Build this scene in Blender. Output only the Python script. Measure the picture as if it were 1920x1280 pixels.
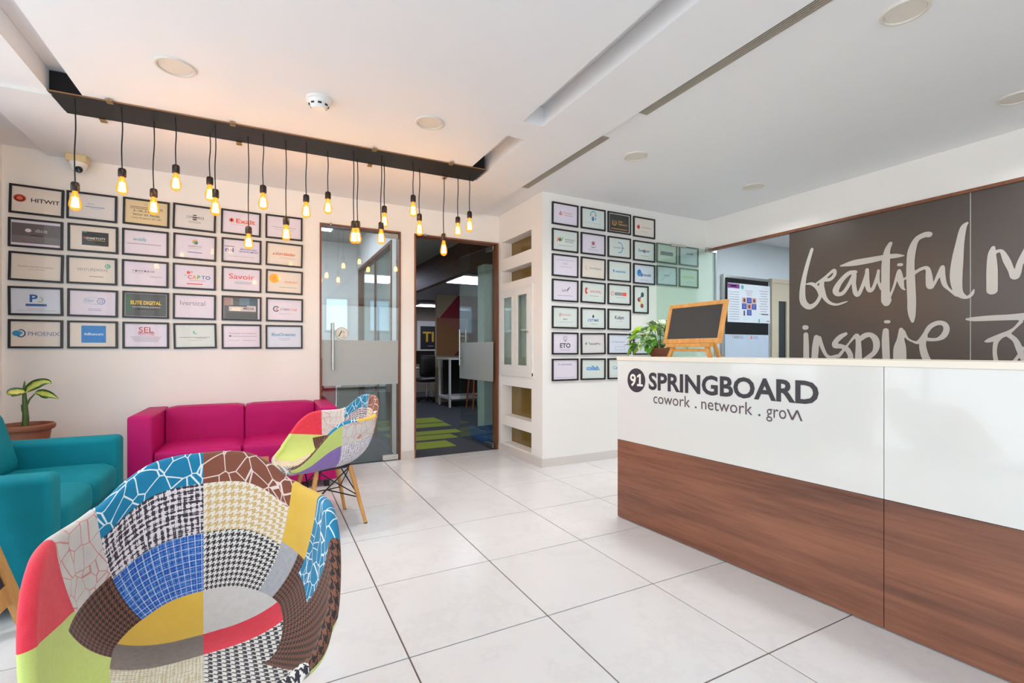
import bpy, bmesh, math, random
from math import sin, cos, pi, radians, atan2, sqrt
from mathutils import Vector, Matrix
random.seed(7)
for o in list(bpy.data.objects): bpy.data.objects.remove(o)
scn = bpy.context.scene
COL = scn.collection

# ------------------------------------------------------------------ camera, world, exposure
YAW = math.atan(462.0/887.0)
cam = bpy.data.objects.new('camera', bpy.data.cameras.new('camera'))
COL.objects.link(cam)
cam.location = (0, 0, 1.134)
cam.rotation_euler = (pi/2, 0, -YAW)
cam.data.sensor_width = 36
cam.data.lens = 36*887.0/1920.0
cam.data.shift_y = 17.0/1920.0
cam.data.clip_start = 0.05
scn.camera = cam
vs = scn.view_settings
vs.view_transform = 'Standard'; vs.look = 'None'; vs.gamma = 1.0; vs.use_curve_mapping = False
vs.exposure = 0.0
W = bpy.data.worlds.new('daylight'); scn.world = W; W.use_nodes = True
bg = W.node_tree.nodes['Background']
bg.inputs['Color'].default_value = (0.93, 1.0, 1.07, 1)
bg.inputs['Strength'].default_value = 2.8
def portal(name, loc, rot, sx, sy):
    l = bpy.data.lights.new(name, 'AREA'); l.shape = 'RECTANGLE'; l.size = sx; l.size_y = sy
    l.energy = 1.0
    l.cycles.is_portal = True
    o = bpy.data.objects.new(name, l); COL.objects.link(o); o.location = loc; o.rotation_euler = rot
    return o
portal('daylight_portal_front', (1.45, -4.55, 1.3), (pi/2, 0, 0), 6.3, 2.5)
portal('daylight_portal_left', (-1.80, -0.25, 1.3), (pi/2, 0, -pi/2), 8.5, 2.5)

# ------------------------------------------------------------------ helpers
def lin(c):
    r = []
    for v in c[:3]:
        v = v/255.0
        r.append(v/12.92 if v <= 0.04045 else ((v+0.055)/1.055)**2.4)
    return (r[0], r[1], r[2], 1.0)
MATS = {}
def new_mat(name):
    m = bpy.data.materials.new(name); m.use_nodes = True
    nt = m.node_tree
    b = nt.nodes['Principled BSDF']
    MATS[name] = m
    return m, nt, b
def N(nt, typ, **kw):
    n = nt.nodes.new(typ)
    for k, v in kw.items():
        if k.startswith('_'): setattr(n, k[1:], v)
        else:
            key = int(k[1:]) if k[0] == 'i' and k[1:].isdigit() else k
            n.inputs[key].default_value = v
    return n
def L(nt, a, b): nt.links.new(a, b)
def math_node(nt, op, a, b=None):
    n = nt.nodes.new('ShaderNodeMath'); n.operation = op
    for i, v in enumerate((a, b)):
        if v is None: continue
        if isinstance(v, (int, float)): n.inputs[i].default_value = v
        else: L(nt, v, n.inputs[i])
    return n.outputs[0]
def mixc(nt, fac, a, b):
    n = nt.nodes.new('ShaderNodeMix'); n.data_type = 'RGBA'
    for idx, v in ((0, fac), (6, a), (7, b)):
        if isinstance(v, (int, float, tuple)): n.inputs[idx].default_value = v
        else: L(nt, v, n.inputs[idx])
    return n.outputs[2]
def coords(nt, kind='Object', scale=(1, 1, 1)):
    tc = nt.nodes.new('ShaderNodeTexCoord'); mp = nt.nodes.new('ShaderNodeMapping')
    mp.inputs['Scale'].default_value = scale
    L(nt, tc.outputs[kind], mp.inputs['Vector']); return mp.outputs[0]
def noise(nt, vec, scale, detail=3, rough=0.5):
    n = nt.nodes.new('ShaderNodeTexNoise'); n.inputs['Scale'].default_value = scale
    n.inputs['Detail'].default_value = detail; n.inputs['Roughness'].default_value = rough
    L(nt, vec, n.inputs['Vector']); return n.outputs['Fac']
def bump(nt, b, h, strength=0.2, dist=0.002):
    n = nt.nodes.new('ShaderNodeBump'); n.inputs['Strength'].default_value = strength
    n.inputs['Distance'].default_value = dist
    L(nt, h, n.inputs['Height']); L(nt, n.outputs[0], b.inputs['Normal'])
def plain(name, c, rough=0.5, metal=0.0, spec=0.5, var=0.06, vscale=6.0, coat=0.0, bmp=0.0, sheen=0.0):
    """one surface colour with a faint procedural mottling"""
    if name in MATS: return MATS[name]
    m, nt, b = new_mat(name)
    c = lin(c)
    v = coords(nt)
    f = noise(nt, v, vscale)
    d = tuple(x*(1-var) for x in c[:3])+(1,)
    u = tuple(min(1, x*(1+var)) for x in c[:3])+(1,)
    L(nt, mixc(nt, f, d, u), b.inputs['Base Color'])
    b.inputs['Roughness'].default_value = rough; b.inputs['Metallic'].default_value = metal
    b.inputs['Specular IOR Level'].default_value = spec
    b.inputs['Coat Weight'].default_value = coat
    b.inputs['Sheen Weight'].default_value = sheen
    if bmp: bump(nt, b, noise(nt, v, vscale*12, 2), bmp)
    return m
def emit(name, c, strength):
    if name in MATS: return MATS[name]
    m, nt, b = new_mat(name)
    b.inputs['Base Color'].default_value = lin(c)
    b.inputs['Emission Color'].default_value = lin(c)
    b.inputs['Emission Strength'].default_value = strength
    return m
def glass(name, tint, rough=0.02, opaque=0.0, oc=(200, 205, 200), ior=1.5):
    """architectural pane: Fresnel reflection over a tinted clear pane; 'opaque' adds a frosted film"""
    m, nt, b = new_mat(name)
    out = nt.nodes['Material Output']
    tr = N(nt, 'ShaderNodeBsdfTransparent'); tr.inputs[0].default_value = lin(tint)
    gl = N(nt, 'ShaderNodeBsdfGlossy'); gl.inputs['Roughness'].default_value = rough
    gl.inputs['Color'].default_value = (0.95, 1, 0.98, 1)
    fr = N(nt, 'ShaderNodeFresnel')
    ge = N(nt, 'ShaderNodeNewGeometry')          # both faces of the thin pane reflect like the outer one
    L(nt, math_node(nt, 'SUBTRACT', ior, math_node(nt, 'MULTIPLY', ge.outputs['Backfacing'], ior-1/ior)), fr.inputs['IOR'])
    base = tr.outputs[0]
    if opaque > 0:
        b.inputs['Base Color'].default_value = lin(oc); b.inputs['Roughness'].default_value = 0.55
        mx = N(nt, 'ShaderNodeMixShader'); mx.inputs[0].default_value = opaque
        L(nt, base, mx.inputs[1]); L(nt, b.outputs[0], mx.inputs[2]); base = mx.outputs[0]
    else: nt.nodes.remove(b)
    ms = N(nt, 'ShaderNodeMixShader')
    L(nt, fr.outputs[0], ms.inputs[0]); L(nt, base, ms.inputs[1]); L(nt, gl.outputs[0], ms.inputs[2])
    L(nt, ms.outputs[0], out.inputs['Surface'])
    return m
def wood(name, c1, c2, axis=1, scale=1.0, rough=0.4, coat=0.0, stretch=14):
    m, nt, b = new_mat(name)
    s = [stretch*scale]*3; s[axis] = 0.8*scale
    v = coords(nt, 'Object', tuple(s))
    f = noise(nt, v, 1.0, 6, 0.62)
    v2 = coords(nt, 'Object', tuple(x*4 for x in s))
    g = noise(nt, v2, 1.6, 3, 0.6)
    r = N(nt, 'ShaderNodeValToRGB'); r.color_ramp.elements[0].position = 0.32; r.color_ramp.elements[1].position = 0.7
    r.color_ramp.elements[0].color = lin(c1); r.color_ramp.elements[1].color = lin(c2)
    L(nt, math_node(nt, 'ADD', math_node(nt, 'MULTIPLY', f, 0.75), math_node(nt, 'MULTIPLY', g, 0.25)), r.inputs[0])
    L(nt, r.outputs[0], b.inputs['Base Color']); b.inputs['Roughness'].default_value = rough
    b.inputs['Coat Weight'].default_value = coat
    return m

class MB:
    """collects shapes; build() links them as one mesh object"""
    def __init__(s): s.bm = bmesh.new(); s.mi = 0
    def _mark(s, fs):
        for f in fs: f.material_index = s.mi
    def box(s, x0, x1, y0, y1, z0, z1, bev=0.0, seg=2):
        r = bmesh.ops.create_cube(s.bm, size=1.0, matrix=Matrix.Translation(((x0+x1)/2, (y0+y1)/2, (z0+z1)/2)) @ Matrix.Diagonal((abs(x1-x0), abs(y1-y0), abs(z1-z0), 1)))
        vsx = r['verts']; fs = {f for v in vsx for f in v.link_faces}; s._mark(fs)
        if bev > 0:
            es = list({e for v in vsx for e in v.link_edges})
            rr = bmesh.ops.bevel(s.bm, geom=es, offset=bev, segments=seg, profile=0.5, affect='EDGES', clamp_overlap=True)
            s._mark(rr['faces'])
        return s
    def quad(s, pts):
        f = s.bm.faces.new([s.bm.verts.new(p) for p in pts]); f.material_index = s.mi; return s
    def poly(s, pts): return s.quad(pts)
    def prism(s, pts, d):
        """closed outline pts extruded by the vector d"""
        d = Vector(d); a = [s.bm.verts.new(p) for p in pts]; b = [s.bm.verts.new(Vector(p)+d) for p in pts]
        fs = [s.bm.faces.new(list(reversed(a))), s.bm.faces.new(b)]
        n = len(a)
        for i in range(n): fs.append(s.bm.faces.new((a[i], a[(i+1) % n], b[(i+1) % n], b[i])))
        s._mark(fs); return s
    def tube(s, path, r, n=8, caps=True):
        path = [Vector(p) for p in path]
        rs = r if isinstance(r, (list, tuple)) else [r]*len(path)
        rings = []; up = None
        for i, p in enumerate(path):
            t = (path[min(i+1, len(path)-1)]-path[max(i-1, 0)]).normalized()
            if up is None:
                up = Vector((0, 0, 1)) if abs(t.z) < 0.9 else Vector((1, 0, 0))
            a = t.cross(up); a = a.normalized() if a.length > 1e-6 else Vector((1, 0, 0))
            b = t.cross(a).normalized(); up = -b if False else up
            rings.append([s.bm.verts.new(p+rs[i]*(a*cos(2*pi*k/n)+b*sin(2*pi*k/n))) for k in range(n)])
        fs = []
        for i in range(len(rings)-1):
            for k in range(n): fs.append(s.bm.faces.new((rings[i][k], rings[i][(k+1) % n], rings[i+1][(k+1) % n], rings[i+1][k])))
        if caps: fs.append(s.bm.faces.new(list(reversed(rings[0])))); fs.append(s.bm.faces.new(rings[-1]))
        s._mark(fs); return s
    def lathe(s, prof, n=24, c=(0, 0, 0), mat=None, closed=False):
        M = Matrix.Translation(c) @ (mat or Matrix.Identity(4)); rings = []
        for r, z in prof:
            if r < 1e-5: rings.append([s.bm.verts.new(M @ Vector((0, 0, z)))])
            else: rings.append([s.bm.verts.new(M @ Vector((r*cos(2*pi*k/n), r*sin(2*pi*k/n), z))) for k in range(n)])
        fs = []
        for i in range(len(rings)-1):
            A, B = rings[i], rings[i+1]
            for k in range(n):
                k2 = (k+1) % n
                if len(A) == 1 and len(B) == 1: continue
                if len(A) == 1: fs.append(s.bm.faces.new((A[0], B[k2], B[k])))
                elif len(B) == 1: fs.append(s.bm.faces.new((A[k], A[k2], B[0])))
                else: fs.append(s.bm.faces.new((A[k], A[k2], B[k2], B[k])))
        s._mark(fs); return s
    def cushion(s, x0, x1, y0, y1, z0, z1, r=0.04, puff=0.02, n=10):
        """soft rounded block with swollen faces"""
        cx, cy, cz = (x0+x1)/2, (y0+y1)/2, (z0+z1)/2; hx, hy, hz = (x1-x0)/2, (y1-y0)/2, (z1-z0)/2
        tb = bmesh.new(); bmesh.ops.create_cube(tb, size=2.0)
        bmesh.ops.subdivide_edges(tb, edges=tb.edges[:], cuts=n, use_grid_fill=True)
        allv = tb.verts[:]
        rx, ry, rz = min(r, hx*.98), min(r, hy*.98), min(r, hz*.98)
        for v in allv:
            p = v.co.copy()
            q = Vector((p.x*hx, p.y*hy, p.z*hz))
            core = Vector((max(-hx+rx, min(hx-rx, q.x)), max(-hy+ry, min(hy-ry, q.y)), max(-hz+rz, min(hz-rz, q.z))))
            d = q-core
            if d.length > 1e-6:
                m = max(abs(d.x)/rx, abs(d.y)/ry, abs(d.z)/rz); e = Vector((d.x/rx, d.y/ry, d.z/rz)); e = e.normalized()*m
                q = core+Vector((e.x*rx, e.y*ry, e.z*rz))
            w = [(1-p.x**2), (1-p.y**2), (1-p.z**2)]
            q.z += puff*p.z*(max(0, w[0])*max(0, w[1]))**.5*(abs(p.z) > .999)
            q.x += puff*.5*p.x*(max(0, w[1])*max(0, w[2]))**.5*(abs(p.x) > .999)
            q.y += puff*.5*p.y*(max(0, w[0])*max(0, w[2]))**.5*(abs(p.y) > .999)
            v.co = Vector((cx, cy, cz))+q
        s._mark(tb.faces[:])
        tm = bpy.data.meshes.new('tmp'); tb.to_mesh(tm); tb.free(); s.bm.from_mesh(tm); bpy.data.meshes.remove(tm)
        return s
    def xform(s, M): bmesh.ops.transform(s.bm, matrix=M, verts=s.bm.verts[:]); return s
    def mesh(s, name, smooth=False):
        bmesh.ops.recalc_face_normals(s.bm, faces=s.bm.faces[:])
        me = bpy.data.meshes.new(name); s.bm.to_mesh(me); s.bm.free()
        if smooth:
            for p in me.polygons: p.use_smooth = True
            if smooth != 'all':
                try: me.set_sharp_from_angle(angle=radians(40))
                except Exception: pass
        return me
    def build(s, name, mat, parent=None, smooth=False, loc=None):
        me = s.mesh(name, smooth)
        for m in (mat if isinstance(mat, (list, tuple)) else [mat]): me.materials.append(m)
        return place(name, me, parent, loc)
def place(name, me, parent=None, loc=None, rot=None, scale=None):
    o = bpy.data.objects.new(name, me); COL.objects.link(o)
    if parent is not None: o.parent = parent
    if loc is not None: o.location = loc
    if rot is not None: o.rotation_euler = rot
    if scale is not None: o.scale = scale
    return o
def tag(o, label, cat, group=None):
    o['label'] = label; o['category'] = cat
    if group: o['group'] = group
    return o
def thing(name, label, cat, loc=(0, 0, 0), rotz=0.0, group=None):
    o = bpy.data.objects.new(name, None); COL.objects.link(o); o.location = loc; o.rotation_euler = (0, 0, rotz)
    o.empty_display_size = 0.05
    return tag(o, label, cat, group)
def struct(o): o['kind'] = 'structure'; return o
def copy_tree(o, parent=None):
    c = o.copy(); COL.objects.link(c)
    if parent is not None: c.parent = parent
    for ch in list(o.children): copy_tree(ch, c)
    return c
_fc = {}
def text_mesh(s, bold=0.0, shear=0.0):
    """flat lettering of height about 1 as (verts, faces, width)"""
    k = (s, bold, shear)
    if k in _fc: return _fc[k]
    cu = bpy.data.curves.new('lettering', 'FONT'); cu.body = s; cu.size = 1.0; cu.offset = bold; cu.shear = shear
    cu.resolution_u = 3
    ob = bpy.data.objects.new('lettering', cu); COL.objects.link(ob)
    dg = bpy.context.evaluated_depsgraph_get()
    me = bpy.data.meshes.new_from_object(ob.evaluated_get(dg))
    vv = [tuple(v.co) for v in me.vertices]; ff = [tuple(p.vertices) for p in me.polygons]
    bpy.data.objects.remove(ob); bpy.data.curves.remove(cu); bpy.data.meshes.remove(me)
    xs = [v[0] for v in vv] or [0]; ys = [v[1] for v in vv] or [0]
    _fc[k] = (vv, ff, min(xs), max(xs), min(ys), max(ys)); return _fc[k]
class Print:
    """flat print on a plane: 2D shapes (u right, v up) with colours, mapped by origin and axes"""
    def __init__(s): s.v = []; s.f = []; s.m = []; s.cols = []
    def ci(s, c):
        if c not in s.cols: s.cols.append(c)
        return s.cols.index(c)
    def poly(s, pts, c, lift=0):
        b = len(s.v); s.v += [(p[0], p[1], lift) for p in pts]; s.f.append(tuple(range(b, b+len(pts)))); s.m.append(s.ci(c))
    def rect(s, x, y, w, h, c, lift=0): s.poly([(x-w/2, y-h/2), (x+w/2, y-h/2), (x+w/2, y+h/2), (x-w/2, y+h/2)], c, lift)
    def disc(s, x, y, rx, ry, c, lift=0, n=20, a0=0, a1=2*pi):
        full = abs(a1-a0-2*pi) < 1e-6
        s.poly([(x+rx*cos(a0+(a1-a0)*k/n), y+ry*sin(a0+(a1-a0)*k/n)) for k in range(n+(0 if full else 1))], c, lift)
    def ring(s, x, y, rx, ry, w, c, lift=0, n=24, a0=0, a1=2*pi):
        for k in range(n):
            t0 = a0+(a1-a0)*k/n; t1 = a0+(a1-a0)*(k+1)/n
            s.poly([(x+rx*cos(t0), y+ry*sin(t0)), (x+rx*cos(t1), y+ry*sin(t1)), (x+(rx-w)*cos(t1), y+(ry-w)*sin(t1)), (x+(rx-w)*cos(t0), y+(ry-w)*sin(t0))], c, lift)
    def text(s, t, x, y, h, c, w=None, bold=0.0, lift=0, shear=0.0, align='c'):
        vv, ff, x0, x1, y0, y1 = text_mesh(t, bold, shear)
        k = h/0.73; kx = k if w is None else w/(x1-x0)
        ox = {'c': x-kx*(x0+x1)/2, 'l': x-kx*x0, 'r': x-kx*x1}[align]
        b = len(s.v); s.v += [(ox+kx*p[0], y+k*p[1], lift) for p in vv]
        s.f += [tuple(b+i for i in f) for f in ff]; s.m += [s.ci(c)]*len(ff)
    def build(s, name, parent, M, rough=0.45):
        me = bpy.data.meshes.new(name)
        me.from_pydata([M @ Vector(p) for p in s.v], [], s.f)
        for c in s.cols: me.materials.append(plain('ink_%02x%02x%02x' % c, c, rough, var=0.03))
        for p, i in zip(me.polygons, s.m): p.material_index = i
        me.update()
        return place(name, me, parent)
def catmull(P, n=6):
    out = []
    for i in range(len(P)-1):
        a, b, c, d = P[max(i-1, 0)], P[i], P[i+1], P[min(i+2, len(P)-1)]
        for k in range(n):
            t = k/n
            out.append(tuple(0.5*((2*b[j])+(-a[j]+c[j])*t+(2*a[j]-5*b[j]+4*c[j]-d[j])*t*t+(-a[j]+3*b[j]-3*c[j]+d[j])*t**3) for j in range(len(b))))
    out.append(tuple(P[-1])); return out
ORD = ['first', 'second', 'third', 'fourth', 'fifth', 'sixth', 'seventh', 'eighth', 'ninth', 'tenth', 'eleventh', 'twelfth', 'thirteenth', 'fourteenth', 'fifteenth', 'sixteenth', 'seventeenth', 'eighteenth', 'nineteenth', 'twentieth']

# ------------------------------------------------------------------ shared materials
M_WALL = plain('warm_white_wall_paint', (238, 235, 230), 0.6, var=0.02, vscale=2, spec=0.3)
M_CEIL = plain('white_ceiling_paint', (230, 230, 231), 0.5, var=0.02, vscale=2, spec=0.35)
M_WHITE = plain('white_lacquer', (232, 231, 226), 0.3, var=0.015)
M_BROWN = wood('brown_door_frame_wood', (105, 62, 40), (142, 88, 58), axis=2, rough=0.45)
M_BLACK = plain('black_painted_metal', (24, 22, 22), 0.4, var=0.1)
M_STEEL = plain('brushed_steel', (196, 194, 188), 0.25, metal=1.0, var=0.04, vscale=30)
M_GLASS = glass('clear_greenish_glass', (244, 250, 247))
M_CLEAR = glass('clear_shop_window_glass', (252, 252, 252))
M_GLASSG = glass('green_tinted_glass', (240, 249, 244), opaque=0.07, oc=(190, 216, 202))
M_FROST = glass('frosted_film_on_glass', (200, 206, 202), rough=0.25, opaque=0.80, oc=(176, 179, 175))
M_PANE = glass('picture_glass', (255, 255, 255), rough=0.03, ior=1.28)
M_BEECH = wood('beech_wood', (196, 134, 66), (226, 170, 96), axis=2, rough=0.4, stretch=30)
M_TERRA = plain('terracotta_plastic', (142, 86, 64), 0.6, var=0.06)
M_BRASS = plain('aged_brass', (168, 140, 96), 0.35, metal=0.9)
M_SOIL = plain('potting_soil', (58, 42, 32), 0.95, var=0.4, vscale=60)

# ------------------------------------------------------------------ the room shell
XL, XR, YF, YB = -1.75, 4.66, -4.60, 4.90     # left wall, glass wall on the right, shop front, back wall
ZC, ZR = 2.64, 2.675                           # ceiling panel, outer ceiling strips
COLX, COLY = 2.38, 3.93                        # the pier with the niches

def tile_material():
    m, nt, b = new_mat('polished_vitrified_tile')
    oi = N(nt, 'ShaderNodeObjectInfo')
    v = coords(nt, 'Object', (1, 1, 1))
    vm = N(nt, 'ShaderNodeVectorMath', _operation='ADD')
    L(nt, v, vm.inputs[0])
    sc = N(nt, 'ShaderNodeVectorMath', _operation='SCALE'); sc.inputs[0].default_value = (7, 13, 5)
    L(nt, oi.outputs['Random'], sc.inputs['Scale']); L(nt, sc.outputs[0], vm.inputs[1])
    n1 = noise(nt, vm.outputs[0], 2.2, 5, 0.6)
    n2 = noise(nt, vm.outputs[0], 1.3, 6, 0.7)
    vein = math_node(nt, 'ABSOLUTE', math_node(nt, 'SUBTRACT', n2, 0.5))
    vr = N(nt, 'ShaderNodeMapRange'); vr.inputs[1].default_value = 0.0; vr.inputs[2].default_value = 0.035
    vr.inputs[3].default_value = 1.0; vr.inputs[4].default_value = 0.0
    L(nt, vein, vr.inputs[0])
    c = mixc(nt, n1, lin((212, 212, 213)), lin((221, 221, 222)))
    c = mixc(nt, math_node(nt, 'MULTIPLY', vr.outputs[0], 0.16), c, lin((190, 187, 186)))
    L(nt, c, b.inputs['Base Color'])
    b.inputs['Roughness'].default_value = 0.22; b.inputs['Specular IOR Level'].default_value = 0.4
    return m
M_TILE = tile_material()
floor = struct(MB().box(XL, XR, YF, YB, -0.06, -0.004).build('floor', plain('brown_grout', (112, 92, 80), 0.9)))
GX, GY, PX, PY, GAP = 0.471, 1.726, 0.601, 0.597, 0.0030
tile_cache = {}
def add_tile(x0, x1, y0, y1):
    w, h = round(x1-x0, 3), round(y1-y0, 3)
    if (w, h) not in tile_cache:
        me = MB().box(-w/2, w/2, -h/2, h/2, -0.012, 0.0, 0.0012, 1).mesh('floor_tile'); me.materials.append(M_TILE); tile_cache[(w, h)] = me
    place('floor_tile', tile_cache[(w, h)], floor, ((x0+x1)/2, (y0+y1)/2, 0))
i = -4
while GX+PX*i < XR:
    j = -11
    while GY+PY*j < YB:
        x0, x1 = max(XL, GX+PX*i+GAP), min(XR, GX+PX*(i+1)-GAP); y0, y1 = max(YF, GY+PY*j+GAP), min(YB, GY+PY*(j+1)-GAP)
        if x1-x0 > 0.03 and y1-y0 > 0.03 and not (x0 > COLX and y0 > COLY): add_tile(x0, x1, y0, y1)
        j += 1
    i += 1
# ceiling: central panel with the lighting slots, outer strips set a little higher
SLX0, SLX1, SRX0, SRX1 = -1.12, -0.96, 1.500, 1.655
T = 0.13
c = MB()
c.box(-1.49, SLX0, YF, YB, ZC, ZC+T); c.box(SLX0, SLX1, 3.925, YB, ZC, ZC+T)
c.box(SLX1, SRX0, YF, 3.655, ZC, ZC+T); c.box(SLX1, SRX0, 3.88, YB, ZC, ZC+T)
c.box(SRX0, SRX1, 2.725, 2.96, ZC, ZC+T); c.box(SRX0, SRX1, 3.87, YB, ZC, ZC+T)
c.box(SRX1, 2.095, YF, YB, ZC, ZC+T)
c.box(XL-.1, -1.49, YF, YB, ZR, ZR+T); c.box(2.095, XR+0.1, YF, YB, ZR, ZR+T)
c.box(XL-.1, XR+0.1, YF, YB, ZC+T+0.002, ZC+T+0.06)
ceiling = struct(c.build('ceiling', M_CEIL))
# back wall with two door openings
D1, D2, DZ = (0.462, 1.245), (1.390, 2.372), 2.366
w = MB()
w.box(XL-.1, D1[0], YB, YB+0.12, 0, 2.80); w.box(D1[1], D2[0], YB, YB+0.12, 0, 2.80)
w.box(D1[0], D1[1], YB, YB+0.12, DZ, 2.80); w.box(D2[0], D2[1], YB, YB+0.12, DZ, 2.80); w.box(D2[1], XR+0.1, YB, YB+0.12, 0, 2.80)
struct(w.build('wall_back', M_WALL))
# pier: face with the frames plus the side with niches
NICH = [(2.162, 2.358), (1.885, 2.030), (0.905, 1.780), (0.412, 0.748), (0.100, 0.300)]
NY0, NY1 = 4.145, 4.815
w = MB(); w.box(COLX, XR+0.1, COLY, COLY+0.10, 0, ZR)
w.box(COLX, 2.74, COLY+0.10, NY0, 0, ZR); w.box(COLX, 2.74, NY1, YB, 0, ZR)
zz = 0.0
for z0, z1 in sorted(NICH):
    w.box(COLX, 2.74, NY0, NY1, zz, z0); zz = z1
w.box(COLX, 2.74, NY0, NY1, zz, ZR)
pier = struct(w.build('wall_pier', M_WALL))
M_OLIVE = plain('olive_back_glass', (122, 98, 48), 0.15, var=0.25, vscale=3)
for z0, z1 in NICH:
    if z1-z0 > 0.5: continue
    MB().box(2.505, 2.515, NY0, NY1, z0, z1).build('niche_back_panel', M_OLIVE, pier)
# baseboards of tile
M_SKIRT = plain('skirting_tile', (214, 208, 202), 0.3, var=0.03)
b_ = MB(); b_.box(COLX-0.012, XR, COLY-0.012, COLY, 0, 0.085); struct(b_.build('baseboard_pier', M_SKIRT))
b_ = MB(); b_.box(COLX-0.012, COLX, COLY+0.0, YB, 0, 0.085); struct(b_.build('baseboard_niche', M_SKIRT))
b_ = MB(); b_.box(D1[1], D2[0], YB-0.012, YB, 0, 0.085); b_.box(XL, D1[0], YB-0.012, YB, 0, 0.085); struct(b_.build('baseboard_back', M_SKIRT))
# left side: pale corner post, dark timber panel, then the glazed shop front which lets the daylight in
M_DARKWOOD = wood('dark_brown_panel_wood', (52, 34, 28), (74, 50, 40), axis=2, rough=0.4)
w = MB(); w.box(XL-0.10, XL, 4.78, YB, 0, ZR); w.box(XL-0.10, XL, YF, 4.78, 2.50, ZR); struct(w.build('wall_left', M_WALL))
struct(MB().box(XL-0.10, XL-0.005, 4.10, 4.78, 0, 2.50).build('trim_1', M_DARKWOOD))
M_ALU = plain('dark_aluminium', (70, 66, 62), 0.4, metal=0.6)
w = MB()
for y in (-4.56, -2.6, -1.1, 0.4, 1.9, 3.4, 4.07): w.box(XL-0.08, XL-0.02, y-0.025, y+0.025, 0.0, 2.5)
w.box(XL-0.08, XL-0.02, YF, 4.1, 0, 0.06); w.box(XL-0.08, XL-0.02, YF, 4.1, 2.44, 2.5)
win1 = struct(w.build('window_1', M_ALU))
for y0, y1 in ((-4.535, -2.625), (-2.575, -1.125), (-1.075, 0.375), (0.425, 1.875), (1.925, 3.375), (3.425, 4.045)):
    MB().quad([(XL-0.05, y0, 0.06), (XL-0.05, y1, 0.06), (XL-0.05, y1, 2.44), (XL-0.05, y0, 2.44)]).build('pane', M_CLEAR, win1)
w = MB()
for x in (-1.72, -0.2, 1.4, 3.0, 4.63): w.box(x-0.025, x+0.025, YF-0.03, YF+0.03, 0.0, 2.5)
w.box(XL, XR, YF-0.03, YF+0.03, 0, 0.06); w.box(XL, XR, YF-0.03, YF+0.03, 2.44, 2.5)
win2 = struct(w.build('window_2', M_ALU))
for x0, x1 in ((-1.695, -0.225), (-0.175, 1.375), (1.425, 2.975), (3.025, 4.605)):
    MB().quad([(x0, YF, 0.06), (x1, YF, 0.06), (x1, YF, 2.44), (x0, YF, 2.44)]).build('pane', M_CLEAR, win2)
struct(MB().box(XL-.1, XR+.1, YF-0.05, YF+0.05, 2.50, 2.80).build('wall_front', M_WALL))
# right side: white wall band above the glass partition, brown rail
w = MB(); w.box(XR, XR+0.1, YF, COLY+0.1, 2.335, 2.80); struct(w.build('wall_right', M_WALL))
struct(MB().box(XR-0.012, XR+0.05, YF, COLY, 2.312, 2.337).build('trim_2', M_BROWN))

# ------------------------------------------------------------------ rooms behind the glass
M_CARPET = plain('dark_grey_carpet', (62, 64, 70), 0.95, var=0.25, vscale=40, bmp=0.3)
M_CARPETG = plain('lime_carpet_tile', (138, 150, 42), 0.95, var=0.15, vscale=40, bmp=0.3)
M_OWALL = plain('office_wall_paint', (188, 186, 184), 0.7, var=0.02)
office_floor = struct(MB().box(XL, 8.6, YB+0.0, 13.2, -0.05, -0.002).build('floor_office', M_CARPET))
w = MB(); w.box(XL, 8.6, YB+0.12, 13.2, 2.78, 2.86); struct(w.build('ceiling_office', plain('office_ceiling', (176, 174, 172), 0.7)))
struct(MB().box(XL, 8.6, 13.1, 13.2, 0, 2.8).build('wall_office_far', M_OWALL))
struct(MB().box(8.5, 8.6, YB, 13.2, 0, 2.8).build('wall_office_right', M_OWALL))
struct(MB().box(XL-.1, XL, YB+.1, 13.2, 0, 2.8).build('wall_office_left', M_OWALL))
w = MB(); w.box(4.0, 8.5, YB+0.02, YB+0.12, 0, 2.8); struct(w.build('wall_office_front', M_OWALL))
# lime carpet strips laid between the dark tiles
for (x0, x1, y0, y1) in ((1.42, 2.53, 7.20, 7.74), (1.42, 2.50, 6.78, 7.12), (1.42, 2.44, 6.18, 6.46), (1.55, 2.24, 5.82, 6.12), (1.42, 2.02, 5.31, 5.70)):
    MB().box(x0, x1, y0, y1, -0.004, 0.001).build('lime_carpet_tile', M_CARPETG, office_floor)
# meeting cabin behind the closed glass door: partition with a framed glass opening, far wall with a window
w = MB(); w.box(1.25, 1.32, YB+0.12, 5.30, 0, 2.78); w.box(1.25, 1.32, 7.42, 7.70, 0, 2.78); w.box(1.25, 1.32, 5.30, 7.42, 2.37, 2.78)
cab = struct(w.build('wall_cabin', M_WALL))
f = MB(); f.box(1.24, 1.33, 5.30, 5.34, 0, 2.37); f.box(1.24, 1.33, 7.38, 7.42, 0, 2.37); f.box(1.24, 1.33, 5.34, 7.38, 2.33, 2.37)
f.box(1.27, 1.30, 6.34, 6.38, 0, 2.33)
f.build('opening_frame', M_BROWN, cab)
MB().box(1.28, 1.29, 5.34, 6.34, 0, 2.33).build('pane', M_GLASS, cab)
MB().box(1.28, 1.29, 6.38, 7.38, 0, 2.33).build('pane', M_GLASS, cab)
w = MB(); w.box(XL, 0.78, 7.60, 7.70, 0, 2.78); w.box(1.14, 1.25, 7.60, 7.70, 0, 2.78); w.box(0.78, 1.14, 7.60, 7.70, 1.95, 2.78); w.box(0.78, 1.14, 7.60, 7.70, 0, 1.42)
struct(w.build('wall_cabin_far', M_WALL))
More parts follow.
